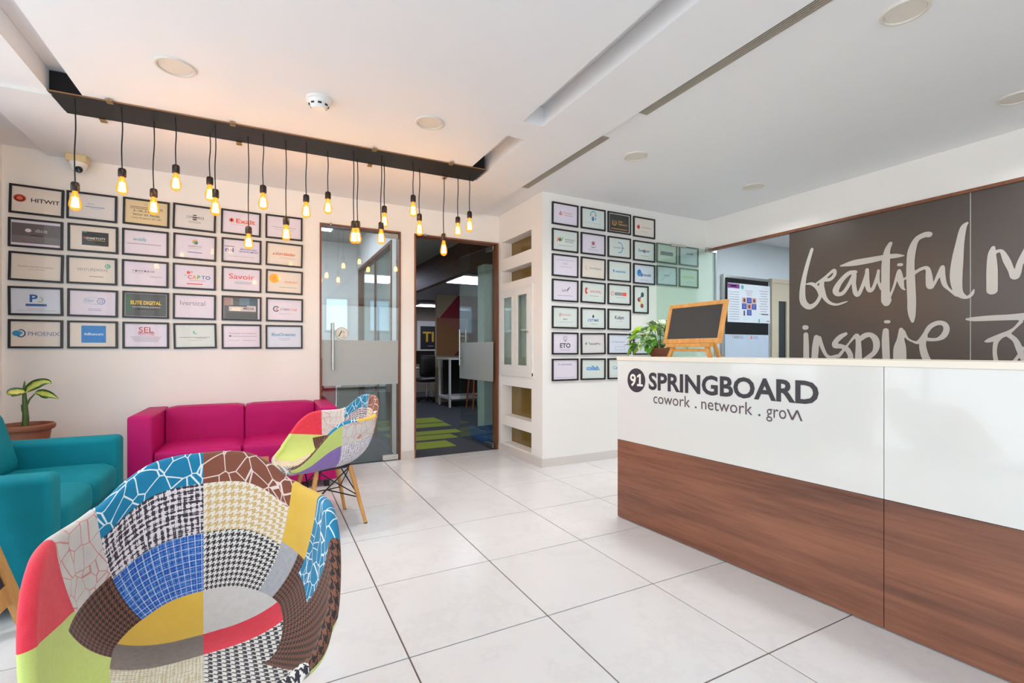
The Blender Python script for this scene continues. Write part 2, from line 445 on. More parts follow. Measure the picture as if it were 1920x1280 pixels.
cw = MB(); cw.box(0.78, 1.14, 7.59, 7.62, 1.92, 1.95); cw.box(0.78, 1.14, 7.59, 7.62, 1.42, 1.45); cw.box(0.78, 0.81, 7.59, 7.62, 1.45, 1.92); cw.box(1.11, 1.14, 7.59, 7.62, 1.45, 1.92)
cwin = struct(cw.build('window_3', M_WHITE))
MB().box(0.81, 1.11, 7.63, 7.64, 1.45, 1.92).build('pane', emit('glowing_daylight_pane', (196, 214, 236), 1.1), cwin)  # emission stands in for daylight behind the pane
t = thing('sideboard', 'low brown sideboard under the cabin window, seen through the closed glass door', 'cabinet', (0.55, 7.36, 0))
MB().box(-0.55, 0.66, -0.2, 0.22, 0.06, 1.02, 0.006).build('body', wood('taupe_laminate', (96, 82, 72), (112, 98, 86), axis=0), t)
for k in range(3): MB().box(-0.54+0.4*k, -0.15+0.4*k, -0.215, -0.2, 0.1, 0.99, 0.004).build('door', MATS['taupe_laminate'], t)
MB().box(-0.5, 0.6, -0.15, 0.18, 0, 0.06).build('plinth', M_BLACK, t)
t = thing('meeting_table', 'white meeting table standing in the glass cabin', 'table', (0.25, 6.35, 0))
MB().box(-0.55, 0.55, -0.4, 0.4, 0.70, 0.735, 0.006).build('table_top', M_WHITE, t)
for sx in (-0.48, 0.48):
    for sy in (-0.33, 0.33): MB().box(sx-0.025, sx+0.025, sy-0.025, sy+0.025, 0, 0.70).build('leg', M_STEEL, t)
t = thing('cabin_chair', 'red-backed chair at the white cabin table', 'chair', (0.45, 5.55, 0))
MB().cushion(-0.22, 0.22, -0.22, 0.22, 0.42, 0.48, 0.02, 0.01, 4).build('seat', plain('red_fabric', (176, 34, 48), 0.8), t, True)
MB().cushion(-0.21, 0.21, -0.24, -0.19, 0.52, 0.88, 0.02, 0.01, 4).build('backrest', MATS['red_fabric'], t, True)
for sx in (-0.19, 0.19):
    for sy in (-0.19, 0.19): MB().tube([(sx, sy, 0), (sx*.95, sy*.95, 0.43)], 0.011).build('leg', M_STEEL, t)
# office seen through the open door
lt = emit('office_light_panel', (226, 232, 255), 7.0)
for i, (x, y, z, sx, sy, lb) in enumerate(((3.35, 7.30, 2.300, 0.62, 0.42, 'bright square ceiling light under the brown bulkhead'), (3.9, 11.4, 2.25, 0.6, 0.30, 'small bright ceiling light far back over the desks'), (2.1, 11.0, 2.76, 0.6, 0.6, 'ceiling light panel over the far carpet'), (5.6, 9.0, 2.76, 0.6, 0.6, 'ceiling light panel on the right side of the office'), (-0.1, 6.2, 2.74, 0.9, 0.6, 'ceiling light panel inside the glass cabin'))):
    t = thing('light_panel', lb, 'ceiling light', (x, y, z))
    MB().box(-sx, sx, -sy, sy, 0.0, 0.03).build('housing', M_WHITE, t)
    MB().box(-sx+0.02, sx-0.02, -sy+0.02, sy-0.02, -0.006, 0.0).build('diffuser', lt, t)
M_BEAM = wood('brown_bulkhead_wood', (82, 54, 36), (112, 78, 52), axis=1, rough=0.5)
w = MB(); w.box(2.62, 2.72, 6.35, 13.0, 2.30, 2.78); w.box(2.72, 8.5, 6.35, 6.45, 2.30, 2.78)
struct(w.build('trim_3', M_BEAM))
struct(MB().box(2.72, 8.5, 6.45, 13.1, 2.36, 2.40).build('ceiling_office_low', plain('white_low_ceiling', (186, 186, 192), 0.7)))
t = thing('painted_partition', 'partition painted with pink, cream and brown triangles in the office', 'partition', (3.31, 9.92, 0))
px_ = [((0, 0), (1.6, 0), (1.6, 2.36), (0, 2.36))]
MB().box(0, 1.7, 0, 0.10, 0, 2.36).build('board', plain('cream_panel_paint', (196, 180, 150), 0.7), t)
def tri(pts, c, nm):
    MB().prism([(x, -0.004, z) for x, z in pts], (0, 0.004, 0)).build('colour_panel', plain(nm, c, 0.7), t)
tri([(0.07, 1.85), (0.50, 2.36), (1.7, 2.36), (1.7, 1.85)], (160, 52, 66), 'rose_panel_paint')
tri([(0.0, 1.02), (0.0, 1.85), (0.75, 1.40), (0.40, 1.02)], (172, 122, 78), 'tan_panel_paint')
tri([(0.0, 1.85), (0.75, 1.85), (0.75, 1.40)], (186, 118, 104), 'salmon_panel_paint')
tri([(0.75, 1.40), (0.75, 1.85), (1.7, 1.85), (1.7, 1.02), (0.40, 1.02)], (112, 30, 48), 'maroon_panel_paint')
t = thing('high_table', 'white steel-framed high table in front of the painted partition', 'table', (3.25, 8.92, 0))
for x, y in ((0, 0), (0, 0.62), (0.62, 0), (1.25, 0), (1.25, 0.62)): MB().box(x-0.02, x+0.02, y-0.02, y+0.02, 0, 0.95).build('leg', M_WHITE, t)
fr = MB(); fr.box(0, 1.25, -0.02, 0.02, 0.16, 0.20); fr.box(0, 1.25, 0.60, 0.64, 0.16, 0.20); fr.box(-0.02, 0.02, 0, 0.62, 0.16, 0.20); fr.box(0, 1.25, 0, 0.62, 0.20, 0.215); fr.build('lower_shelf', M_WHITE, t)
MB().box(-0.04, 1.30, -0.04, 0.68, 0.95, 0.985, 0.004).build('table_top', M_WHITE, t)
MB().box(0.06, 1.25, 0.55, 0.60, 0.22, 0.94).build('back_panel', M_BLACK, t)
t = thing('bar_stool', 'orange-legged stool beside the white high table', 'stool', (3.72, 8.62, 0))
om = plain('orange_paint', (196, 82, 40), 0.5)
for sx in (-1, 1):
    for sy in (-1, 1): MB().tube([(0.17*sx, 0.17*sy, 0), (0.12*sx, 0.12*sy, 0.70)], 0.016).build('leg', om, t)
MB().lathe([(0, 0.69), (0.17, 0.69), (0.18, 0.705), (0.17, 0.725), (0, 0.725)], 20).build('seat', om, t)
MB().box(-0.125, 0.125, -0.13, -0.11, 0.25, 0.27).build('foot_rail', om, t)
t = thing('post', 'pale square post standing inside the open office door', 'post', (2.72, 5.93, 0))
MB().box(-0.11, 0.11, -0.11, 0.11, 0, 2.3).build('shaft', plain('pale_green_paint', (196, 208, 200), 0.6), t)
MB().box(-0.125, 0.125, -0.125, 0.125, 0, 0.02).build('foot_plate', M_WHITE, t)
t = thing('blue_tray', 'blue plastic crate on the carpet behind the open door', 'crate', (2.62, 5.56, 0))
bl = plain('blue_plastic', (24, 84, 170), 0.4)
tr = MB(); tr.box(-0.22, 0.25, -0.26, 0.24, 0.002, 0.012); tr.box(-0.22, -0.205, -0.26, 0.24, 0.012, 0.13); tr.box(0.235, 0.25, -0.26, 0.24, 0.012, 0.13); tr.box(-0.205, 0.235, -0.26, -0.245, 0.012, 0.13); tr.box(-0.205, 0.235, 0.225, 0.24, 0.012, 0.13)
tr.build('tub', bl, t)
rim = MB(); rim.box(-0.235, 0.265, -0.275, -0.26, 0.115, 0.135); rim.box(-0.235, -0.22, -0.26, 0.255, 0.115, 0.135); rim.build('rim', bl, t)
t = thing('wall_poster', 'dark poster with yellow letters in a white mount on the far office wall', 'poster', (3.92, 12.55, 1.48))
MB().box(-0.28, 0.40, 0.0, 0.03, -0.44, 0.46).build('mount', M_WHITE, t)
MB().box(-0.19, 0.32, -0.006, 0.0, -0.31, 0.32).build('sheet', plain('charcoal_print', (32, 30, 36), 0.5), t)
P = Print(); P.text('TI', 0.03, -0.10, 0.28, (226, 178, 40), bold=0.02); P.rect(0.1, -0.22, 0.16, 0.02, (150, 150, 156))
P.build('lettering', t, Matrix(((1, 0, 0, 0), (0, 0, 1, -0.008), (0, 1, 0, 0), (0, 0, 0, 1))))
struct(MB().box(3.45, 4.5, 12.58, 12.66, 0, 2.35).build('wall_office_inner', plain('brown_office_wall', (150, 138, 126), 0.7)))
t = thing('office_desk', 'white desk with a dark monitor far back in the office', 'desk', (3.45, 10.95, 0))
MB().box(-0.75, 0.55, -0.3, 0.35, 0.70, 0.73).build('desk_top', M_WHITE, t)
for sx in (-0.7, -0.02, 0.5): MB().box(sx-0.03, sx+0.03, -0.3, -0.24, 0, 0.70).build('leg', M_WHITE, t)
t = thing('monitor', 'black computer monitor standing on the far office desk', 'monitor', (3.36, 11.0, 0.73))
MB().box(-0.26, 0.26, -0.015, 0.02, 0.08, 0.40, 0.006).build('screen', M_BLACK, t)
MB().box(-0.03, 0.03, 0.02, 0.04, 0, 0.2).build('stand', M_BLACK, t); MB().box(-0.11, 0.11, -0.07, 0.09, 0, 0.012).build('base', M_BLACK, t)
t = thing('office_chair', 'dark swivel chair pushed to the far office desk', 'chair', (3.2, 10.3, 0))
MB().cushion(-0.24, 0.24, -0.23, 0.23, 0.44, 0.52, 0.03, 0.01, 4).build('seat', M_BLACK, t, True)
MB().cushion(-0.22, 0.22, -0.26, -0.20, 0.56, 1.02, 0.03, 0.01, 4).build('backrest', M_BLACK, t, True)
MB().tube([(0, 0, 0.06), (0, 0, 0.45)], 0.025).build('gas_lift', M_STEEL, t)
for k in range(5):
    a = 2*pi*k/5; MB().tube([(0, 0, 0.09), (0.28*cos(a), 0.28*sin(a), 0.05)], 0.016).build('base_arm', M_BLACK, t)
    MB().lathe([(0, 0), (0.02, 0.0), (0.028, 0.025), (0.02, 0.05), (0, 0.05)], 10, (0.28*cos(a), 0.28*sin(a), 0)).build('castor', M_BLACK, t)

# room to the right, seen through the open glass doorway
struct(MB().box(XR, 8.6, YF, YB, -0.06, -0.001).build('floor_side_room', plain('side_room_floor', (178, 176, 172), 0.4)))
M_SWALL = plain('cool_white_wall', (206, 214, 216), 0.6, var=0.02)
struct(MB().box(XR+.1, 8.6, 4.40, 4.50, 0, 2.8).build('wall_side_room_back', M_SWALL))
struct(MB().box(8.5, 8.6, YF, 4.4, 0, 2.8).build('wall_side_room_right', M_SWALL))
struct(MB().box(XR+.1, 8.6, YF-.1, YF, 0, 2.8).build('wall_side_room_front', M_SWALL))
struct(MB().box(XR+.1, 8.6, YF, 4.5, 2.68, 2.76).build('ceiling_side_room', M_CEIL))
for i, (x, y, lb) in enumerate(((5.7, 2.9, 'added square fill light in the side room near the notice board'), (7.0, 2.6, 'added square fill light in the side room near the cream door'))):  # unseen panels added to stand in for the side room's daylight
    t = thing('light_panel', lb, 'ceiling light', (x, y, 2.665))
    MB().box(-0.3, 0.3, -0.3, 0.3, 0.0, 0.015).build('housing', M_WHITE, t)
    MB().box(-0.28, 0.28, -0.28, 0.28, -0.005, 0.0).build('diffuser', emit('side_room_fill', (235, 244, 255), 40.0), t)
t = thing('notice_board', 'tall whiteboard with a black band and pinned poster in the side room', 'notice board', (5.99, 4.37, 0))
MB().box(-0.47, 0.47, -0.01, 0.02, 0.30, 2.13).build('board', plain('cool_whiteboard', (188, 202, 216), 0.25), t)
fr = MB(); fr.box(-0.50, -0.47, -0.02, 0.02, 0.0, 2.17); fr.box(0.47, 0.50, -0.02, 0.02, 0.0, 2.17); fr.box(-0.47, 0.47, -0.02, 0.02, 2.13, 2.16); fr.build('frame', M_STEEL, t)
MB().box(-0.47, 0.455, -0.016, -0.01, 1.36, 2.125).build('black_backing', plain('black_felt', (10, 10, 12), 0.9), t)
MB().box(-0.42, 0.485, -0.022, -0.016, 1.525, 2.06).build('poster_sheet', plain('poster_paper', (214, 220, 224), 0.5), t)
P = Print(); C0 = (30, 62, 150)
P.rect(-0.30, 2.02, 0.24, 0.06, (124, 40, 128)); P.disc(-0.12, 2.015, 0.03, 0.03, (70, 176, 168)); P.rect(-0.30, 2.022, 0.12, 0.016, (200, 150, 90))
for (a, b, c_) in ((0, 0, (214, 168, 160)), (1, 0, C0), (2, 0, (206, 160, 150)), (0, 1, C0), (1, 1, (206, 150, 140)), (2, 1, C0), (1, 2, C0)):
    P.rect(-0.08+0.105*a, 1.835-0.085*b, 0.098, 0.078, c_)
    if c_ != C0: P.disc(-0.08+0.105*a, 1.835-0.085*b, 0.022, 0.026, (90, 50, 44), 0.001)
    else:
        for q in range(3): P.rect(-0.08+0.105*a, 1.855-0.085*b-0.018*q, 0.06, 0.006, (160, 176, 220), 0.001)
P.rect(-0.08, 1.655, 0.03, 0.07, (60, 56, 64))
for k in range(12): P.rect(-0.29, 1.94-0.034*k, 0.2, 0.007, (150, 158, 162))
for k in range(4): P.rect(0.02, 1.97-0.022*k, 0.16-0.02*k, 0.007, (170, 150, 160))
for k in range(10): P.rect(0.34, 1.98-0.036*k, 0.2-0.03*(k % 3), 0.008, (168, 150, 160))
P.rect(0.37, 1.65, 0.15, 0.014, (70, 70, 76)); P.rect(0.24, 1.555, 0.03, 0.05, (60, 176, 178)); P.rect(0.44, 1.555, 0.06, 0.012, (80, 84, 96))
Mx = lambda y: Matrix(((1, 0, 0, 0), (0, 0, -1, y), (0, 1, 0, 0), (0, 0, 0, 1)))
P.build('poster_print', t, Mx(-0.0235))
P = Print()
for k, c_ in enumerate(((206, 120, 110), (96, 110, 130), (100, 104, 116), (214, 130, 96), (112, 160, 122))): P.text('TANGO'[k], -0.31+0.05*k, 1.30, 0.042, c_, bold=0.01)
P.disc(0.09, 1.32, 0.025, 0.025, (226, 130, 110))
for k in range(2): P.rect(0.18, 1.33-0.024*k, 0.1, 0.012, (130, 150, 190))
P.build('marker_lettering', t, Mx(-0.0125))
t = thing('cream_door', 'cream door with a tall dark glass slot in the side room', 'door', (6.90, 4.37, 0))
M_CREAM = plain('cream_laminate', (196, 184, 160), 0.5)
d = MB(); d.box(-0.36, -0.22, -0.02, 0.02, 0, 2.12); d.box(-0.03, 0.55, -0.02, 0.02, 0, 2.12); d.box(-0.22, -0.03, -0.02, 0.02, 1.86, 2.12); d.box(-0.22, -0.03, -0.02, 0.02, 0, 0.3); d.build('leaf', M_CREAM, t)
MB().box(-0.22, -0.03, 0.0, 0.008, 0.3, 1.86).build('pane', plain('dark_slot_glass', (34, 40, 42), 0.1), t)
fr = MB(); fr.box(-0.39, -0.36, -0.03, 0.02, 0, 2.18); fr.box(-0.36, 0.6, -0.03, 0.02, 2.12, 2.18); fr.box(0.55, 0.62, -0.03, 0.02, 0, 2.18); fr.build('door_frame', M_CREAM, t)
MB().tube([(0.12, -0.02, 1.23), (0.12, -0.06, 1.23), (0.12, -0.06, 1.37), (0.12, -0.02, 1.37)], 0.008).build('pull_handle', M_STEEL, t)

# ------------------------------------------------------------------ glass doors in the back wall
def door_frame(name, x0, x1):
    m = MB(); a = 0.016
    m.box(x0, x0+a, YB-0.012, YB+0.12, 0, DZ); m.box(x1-a, x1, YB-0.012, YB+0.12, 0, DZ); m.box(x0+a, x1-a, YB-0.012, YB+0.12, DZ-a, DZ)
    return struct(m.build(name, M_BROWN))
fr1 = door_frame('trim_4', *D1); fr2 = door_frame('trim_5', *D2)
def pull_bar(parent, M, z0=0.945, z1=1.405):
    """pair of tubular pulls through the glass with two spacers"""
    h = MB()
    for s_ in (-1, 1): h.tube([(0, 0.045*s_, z0), (0, 0.045*s_, z1)], 0.011, 12)
    for z in (z0+0.09, z1-0.09): h.tube([(0, -0.045, z), (0, 0.045, z)], 0.007, 8)
    return h.xform(M).build('pull_handle', M_STEEL, parent, True)
def glass_leaf(parent, w, frost=(0.79, 1.237)):
    """leaf lies along +x from the hinge at 0, y is its thickness"""
    MB().box(0, w, -0.006, 0.006, 0.012, 2.345).build('glass_leaf', M_GLASS, parent)
    fm = MB(); fm.box(0.004, w-0.004, -0.0085, -0.0065, *frost); fm.build('frosted_band', M_FROST, parent)
    for z0, z1, nm in ((0.004, 0.062, 'patch_fitting'), (2.295, 2.35, 'patch_fitting')):
        MB().box(0.0, 0.165, -0.014, 0.014, z0, z1, 0.003, 1).build(nm, M_STEEL, parent)
d1 = struct(bpy.data.objects.new('door_1', None)); COL.objects.link(d1); d1.location = (1.226, YB+0.02, 0); d1.rotation_euler = (0, 0, pi)
MB().box(0, 0.745, -0.006, 0.006, 0.012, 2.345).build('glass_leaf', M_GLASS, d1)
MB().box(0.004, 0.741, 0.0065, 0.0085, 0.79, 1.237).build('frosted_band', M_FROST, d1)
for z0, z1 in ((0.004, 0.062), (2.295, 2.345)): MB().box(0.0, 0.165, -0.014, 0.014, z0, z1, 0.003, 1).build('patch_fitting', M_STEEL, d1)
pull_bar(d1, Matrix.Translation((0.645, 0, 0)))
MB().lathe([(0, 0), (0.063, 0), (0.063, 0.001), (0, 0.001)], 32, (0.560, 0.0075, 1.302), Matrix.Rotation(-pi/2, 4, 'X')).build('round_sticker', plain('sticker_white', (228, 222, 212), 0.5), d1)
P = Print(); P.ring(0, 0, 0.061, 0.061, 0.004, (150, 170, 150)); gr = (40, 132, 92)
P.poly([(-0.035, -0.03), (-0.024, -0.03), (0.004, 0.022), (-0.003, 0.03), (-0.014, 0.01)], gr); P.poly([(-0.014, 0.012), (-0.004, 0.03), (0.002, 0.028)], gr)
P.text('a', 0.018, 0.005, 0.03, (140, 150, 140)); P.text('g', 0.02, -0.028, 0.022, (140, 150, 140)); P.rect(0.012, -0.04, 0.05, 0.004, (160, 160, 150))
P.build('sticker_print', d1, Matrix.Translation((0.560, 0.0095, 1.302)) @ Matrix(((-1, 0, 0, 0), (0, 0, 1, 0), (0, 1, 0, 0), (0, 0, 0, 1))))
a2 = atan2(5.759-4.930, 2.252-2.335)
d2 = struct(bpy.data.objects.new('door_2', None)); COL.objects.link(d2); d2.location = (2.335, 4.935, 0); d2.rotation_euler = (0, 0, a2)
MB().box(0, 0.86, -0.006, 0.006, 0.012, 2.345).build('glass_leaf', M_GLASS, d2)
MB().box(0.004, 0.856, 0.0065, 0.0085, 0.775, 1.235).build('frosted_band', M_FROST, d2)
for z0, z1 in ((0.004, 0.062), (2.295, 2.345)): MB().box(0.0, 0.165, -0.014, 0.014, z0, z1, 0.003, 1).build('patch_fitting', M_STEEL, d2)
pull_bar(d2, Matrix.Translation((0.78, 0, 0)))
for x, pr_ in ((1.05, fr1), (1.95, fr2)): pass
M_SHADOW = M_BLACK
for px0, par in ((0.56, fr1), (1.50, fr2)):
    MB().lathe([(0, 0), (0.012, 0), (0.012, 0.02), (0, 0.02)], 12, (px0, YB-0.033, DZ-0.006), Matrix.Rotation(-pi/2, 4, 'X')).build('stop_knob', M_STEEL, par)
# open green-glass door leaf at the side-room doorway
d3 = struct(bpy.data.objects.new('door_3', None)); COL.objects.link(d3); d3.location = (XR-0.02, 3.78, 0); d3.rotation_euler = (0, 0, pi)
MB().box(0, 0.92, -0.006, 0.006, 0.012, 2.292).build('glass_leaf', M_GLASSG, d3)
MB().box(0.0, 0.02, -0.012, 0.012, 0.012, 2.292).build('edge_seal', plain('grey_seal', (150, 160, 158), 0.4), d3)
for x0, x1, z0, z1 in ((0.0, 0.165, 2.262, 2.315), (0.50, 0.72, 2.275, 2.30), (0.0, 0.165, 0.004, 0.062)): MB().box(x0, x1, -0.014, 0.014, z0, z1, 0.003, 1).build('patch_fitting', M_STEEL, d3)

# ------------------------------------------------------------------ glass partition with the dark lettered mural
def mural_mat():
    m, nt, b = new_mat('dark_taupe_mural_film')
    v = coords(nt); n = noise(nt, v, 1.5)
    L(nt, mixc(nt, n, lin((62, 52, 47)), lin((70, 60, 54))), b.inputs['Base Color'])
    b.inputs['Roughness'].default_value = 0.35
    b.inputs['Coat Weight'].default_value = 0.6; b.inputs['Coat Roughness'].default_value = 0.30; b.inputs['Coat IOR'].default_value = 1.6
    return m
M_MURAL = mural_mat()
mural = thing('mural_partition', 'dark taupe glass partition with big pale handwritten words behind the counter', 'glass partition', (XR, 0, 0))
for y0, y1 in ((1.552, 2.926), (0.15, 1.546), (-1.25, 0.144), (-2.65, -1.256), (-4.55, -2.656)):
    MB().box(0.002, 0.014, y0, y1, 0.01, 2.312).build('mural_panel', M_MURAL, mural)
STROKES=[
[(2.702,2.105,0.031),(2.74,1.983,0.038),(2.775,1.846,0.044),(2.792,1.724,0.055),(2.785,1.613,0.063),(2.728,1.556,0.052),(2.665,1.583,0.037),(2.628,1.643,0.034),(2.625,1.674,0.037),(2.653,1.734,0.037),(2.702,1.775,0.031),(2.759,1.779,0.009)],
[(2.659,1.773,0.019),(2.574,1.825,0.025),(2.504,1.876,0.028),(2.498,1.833,0.031),(2.539,1.795,0.031),(2.598,1.797,0.037),(2.613,1.748,0.047),(2.604,1.691,0.05),(2.58,1.625,0.037),(2.539,1.578,0.028),(2.481,1.557,0.02),(2.424,1.568,0.017),(2.385,1.579,0.006)],
[(2.325,1.832,0.034),(2.38,1.828,0.038),(2.447,1.764,0.045),(2.487,1.69,0.056),(2.469,1.651,0.039),(2.424,1.659,0.034),(2.38,1.72,0.031),(2.333,1.809,0.034),(2.336,1.732,0.035),(2.325,1.654,0.039),(2.304,1.628,0.034),(2.278,1.672,0.031),(2.236,1.795,0.03),(2.231,1.835,0.03),(2.231,1.725,0.039),(2.215,1.659,0.034),(2.185,1.673,0.028),(2.15,1.783,0.025),(2.145,1.817,0.022),(2.147,1.737,0.023),(2.127,1.661,0.017)],
[(2.057,2.033,0.03),(2.081,1.976,0.045),(2.091,1.871,0.062),(2.093,1.73,0.062),(2.093,1.572,0.065),(2.086,1.56,0.073),(2.086,1.537,0.055)],
[(2.447,1.907,0.011),(2.342,1.915,0.05),(2.21,1.919,0.051),(2.086,1.926,0.04),(2.014,1.922,0.034),(1.959,1.914,0.006)],
[(2.066,1.575,0.02),(2.033,1.666,0.018),(2.005,1.774,0.023),(1.993,1.794,0.023),(1.986,1.716,0.045),(1.972,1.654,0.025),(1.954,1.632,0.008)],
[(1.972,1.714,0.013),(1.931,1.741,0.018)],
[(1.998,1.846,0.025),(1.979,1.843,0.023)],
[(1.796,2.052,0.043),(1.825,2.056,0.042),(1.878,2.029,0.04),(1.909,1.944,0.056),(1.918,1.837,0.055),(1.916,1.706,0.06),(1.91,1.554,0.06),(1.91,1.473,0.058),(1.907,1.413,0.045),(1.904,1.37,0.02)],
[(1.9,1.753,0.025),(1.856,1.784,0.025),(1.808,1.788,0.028),(1.796,1.712,0.045),(1.791,1.643,0.045),(1.766,1.655,0.022),(1.733,1.734,0.026),(1.712,1.783,0.026),(1.712,1.721,0.035),(1.7,1.647,0.031),(1.668,1.597,0.017),(1.629,1.557,0.025)],
[(1.567,2.089,0.017),(1.59,2.055,0.039),(1.609,1.943,0.052),(1.623,1.82,0.07),(1.631,1.694,0.075),(1.621,1.592,0.057),(1.598,1.549,0.04),(1.567,1.533,0.022),(1.541,1.553,0.022),(1.529,1.586,0.009)],
[(1.424,1.877,0.023),(1.431,1.826,0.045),(1.43,1.715,0.061),(1.43,1.57,0.061)],
[(1.421,1.838,0.026),(1.382,1.845,0.022),(1.355,1.774,0.039),(1.331,1.7,0.034),(1.315,1.655,0.044),(1.301,1.672,0.038),(1.288,1.74,0.034),(1.265,1.814,0.025),(1.246,1.847,0.028),(1.24,1.755,0.052),(1.236,1.562,0.049)],
[(2.771,1.359,0.045),(2.754,1.358,0.041)],
[(2.759,1.287,0.047),(2.756,1.183,0.053),(2.756,1.054,0.056),(2.756,0.989,0.056)],
[(2.659,1.258,0.05),(2.668,1.17,0.063),(2.677,1.055,0.062),(2.681,0.991,0.069)],
[(2.628,1.258,0.025),(2.616,1.194,0.037),(2.58,1.106,0.031),(2.539,1.07,0.031),(2.481,1.083,0.031),(2.458,1.089,0.031),(2.413,1.15,0.022),(2.369,1.209,0.017),(2.331,1.256,0.028),(2.309,1.262,0.039),(2.299,1.191,0.044),(2.299,1.073,0.056),(2.299,0.943,0.056)],
[(2.402,1.285,0.028),(2.447,1.259,0.044),(2.487,1.217,0.045),(2.492,1.181,0.051),(2.435,1.171,0.039),(2.391,1.144,0.044),(2.363,1.084,0.045),(2.369,1.024,0.05)],
[(2.283,1.237,0.04),(2.246,1.266,0.045),(2.205,1.27,0.04),(2.17,1.235,0.051),(2.159,1.178,0.051),(2.175,1.12,0.04),(2.215,1.08,0.039),(2.262,1.044,0.034)],
[(2.091,1.378,0.027),(2.071,1.377,0.028)],
[(2.091,1.301,0.045),(2.093,1.211,0.056),(2.088,1.075,0.055),(2.086,1.008,0.062)],
[(1.982,1.308,0.03),(1.986,1.22,0.055),(1.991,1.143,0.09),(1.991,1.01,0.09)],
[(1.968,1.291,0.03),(1.94,1.235,0.017),(1.9,1.207,0.015),(1.865,1.202,0.028),(1.825,1.259,0.031),(1.791,1.321,0.035),(1.741,1.35,0.035),(1.7,1.338,0.035),(1.688,1.296,0.039),(1.708,1.246,0.04),(1.749,1.221,0.025),(1.8,1.222,0.028)],
[(1.825,1.249,0.04),(1.838,1.185,0.044),(1.83,1.121,0.05),(1.813,1.068,0.05),(1.783,1.016,0.039)],
[(1.571,1.369,0.013),(1.533,1.367,0.031),(1.442,1.369,0.039),(1.338,1.369,0.041),(1.265,1.37,0.049),(1.208,1.37,0.049)],
[(1.282,1.336,0.022),(1.311,1.295,0.016),(1.342,1.264,0.026),(1.386,1.237,0.035),(1.442,1.209,0.031),(1.465,1.2,0.013)],
[(1.386,1.232,0.026),(1.41,1.19,0.026),(1.416,1.122,0.023),(1.41,1.065,0.026)],
[(1.345,1.245,0.031),(1.311,1.207,0.03),(1.292,1.151,0.035),(1.278,1.095,0.03),(1.259,1.049,0.03)],
[(1.265,1.16,0.011),(1.288,1.109,0.019),(1.311,1.067,0.019),(1.338,1.024,0.022)],
]
import numpy as np
def stroke_union(strokes, step=0.006):
    """one clean flat layer of lettering from tapered brush strokes: distance field, then marching squares"""
    ys = [p[0] for s_ in strokes for p in s_]; zs = [p[1] for s_ in strokes for p in s_]
    Y = np.arange(min(ys)-0.08, max(ys)+0.08, step); Z = np.arange(1.0, max(zs)+0.08, step)
    YY, ZZ = np.meshgrid(Y, Z, indexing='ij'); D = np.full(YY.shape, 9.0)
    for s_ in strokes:
        P_ = catmull(s_, 5)
        for (ay, az_, aw), (by, bz, bw) in zip(P_[:-1], P_[1:]):
            m_ = max(aw, bw)+0.02; i0, i1 = np.searchsorted(Y, (min(ay, by)-m_, max(ay, by)+m_)); j0, j1 = np.searchsorted(Z, (min(az_, bz)-m_, max(az_, bz)+m_))
            if i1 <= i0 or j1 <= j0: continue
            y_, z_ = YY[i0:i1, j0:j1], ZZ[i0:i1, j0:j1]; dy, dz = by-ay, bz-az_; q = dy*dy+dz*dz+1e-12
            t_ = np.clip(((y_-ay)*dy+(z_-az_)*dz)/q, 0, 1)
            d = np.hypot(y_-ay-t_*dy, z_-az_-t_*dz)-0.5*(aw+t_*(bw-aw))
            D[i0:i1, j0:j1] = np.minimum(D[i0:i1, j0:j1], d)
    vv, ff, idx = [], [], {}
    def vert(k, p):
        if k not in idx: idx[k] = len(vv); vv.append((-0.0015, float(p[0]), float(p[1])))
        return idx[k]
    act = np.argwhere(np.minimum.reduce([D[:-1, :-1], D[1:, :-1], D[1:, 1:], D[:-1, 1:]]) < 0)
    for i, j in act:
        cs = [(i, j), (i+1, j), (i+1, j+1), (i, j+1)]; face = []
        for k in range(4):
            a_, b_ = cs[k], cs[(k+1) % 4]; da, db = D[a_], D[b_]
            if da < 0: face.append(vert(a_, (Y[a_[0]], Z[a_[1]])))
            if (da < 0) != (db < 0):
                t_ = da/(da-db); e_ = (min(a_, b_), max(a_, b_)); face.append(vert(e_, (Y[a_[0]]+t_*(Y[b_[0]]-Y[a_[0]]), Z[a_[1]]+t_*(Z[b_[1]]-Z[a_[1]]))))
        if len(face) > 2: ff.append(tuple(reversed(face)))
    me = bpy.data.meshes.new('handwritten_lettering'); me.from_pydata(vv, [], ff); me.update(); return me
me = stroke_union(STROKES)
MB().box(-0.0005, 0.014, 1.546, 1.552, 0.01, 2.312).build('joint_strip', plain('pale_joint_seal', (150, 150, 144), 0.4), mural)
lm = bpy.data.materials.new('pale_mural_ink'); lm.use_nodes = True
_b = lm.node_tree.nodes['Principled BSDF']; _v = coords(lm.node_tree)
L(lm.node_tree, mixc(lm.node_tree, noise(lm.node_tree, _v, 2.0), lin((176, 172, 165)), lin((186, 182, 176))), _b.inputs['Base Color'])
_b.inputs['Roughness'].default_value = 0.35; _b.inputs['Coat Weight'].default_value = 0.6; _b.inputs['Coat Roughness'].default_value = 0.30; _b.inputs['Coat IOR'].default_value = 1.6
me.materials.append(lm); place('handwritten_lettering', me, mural)

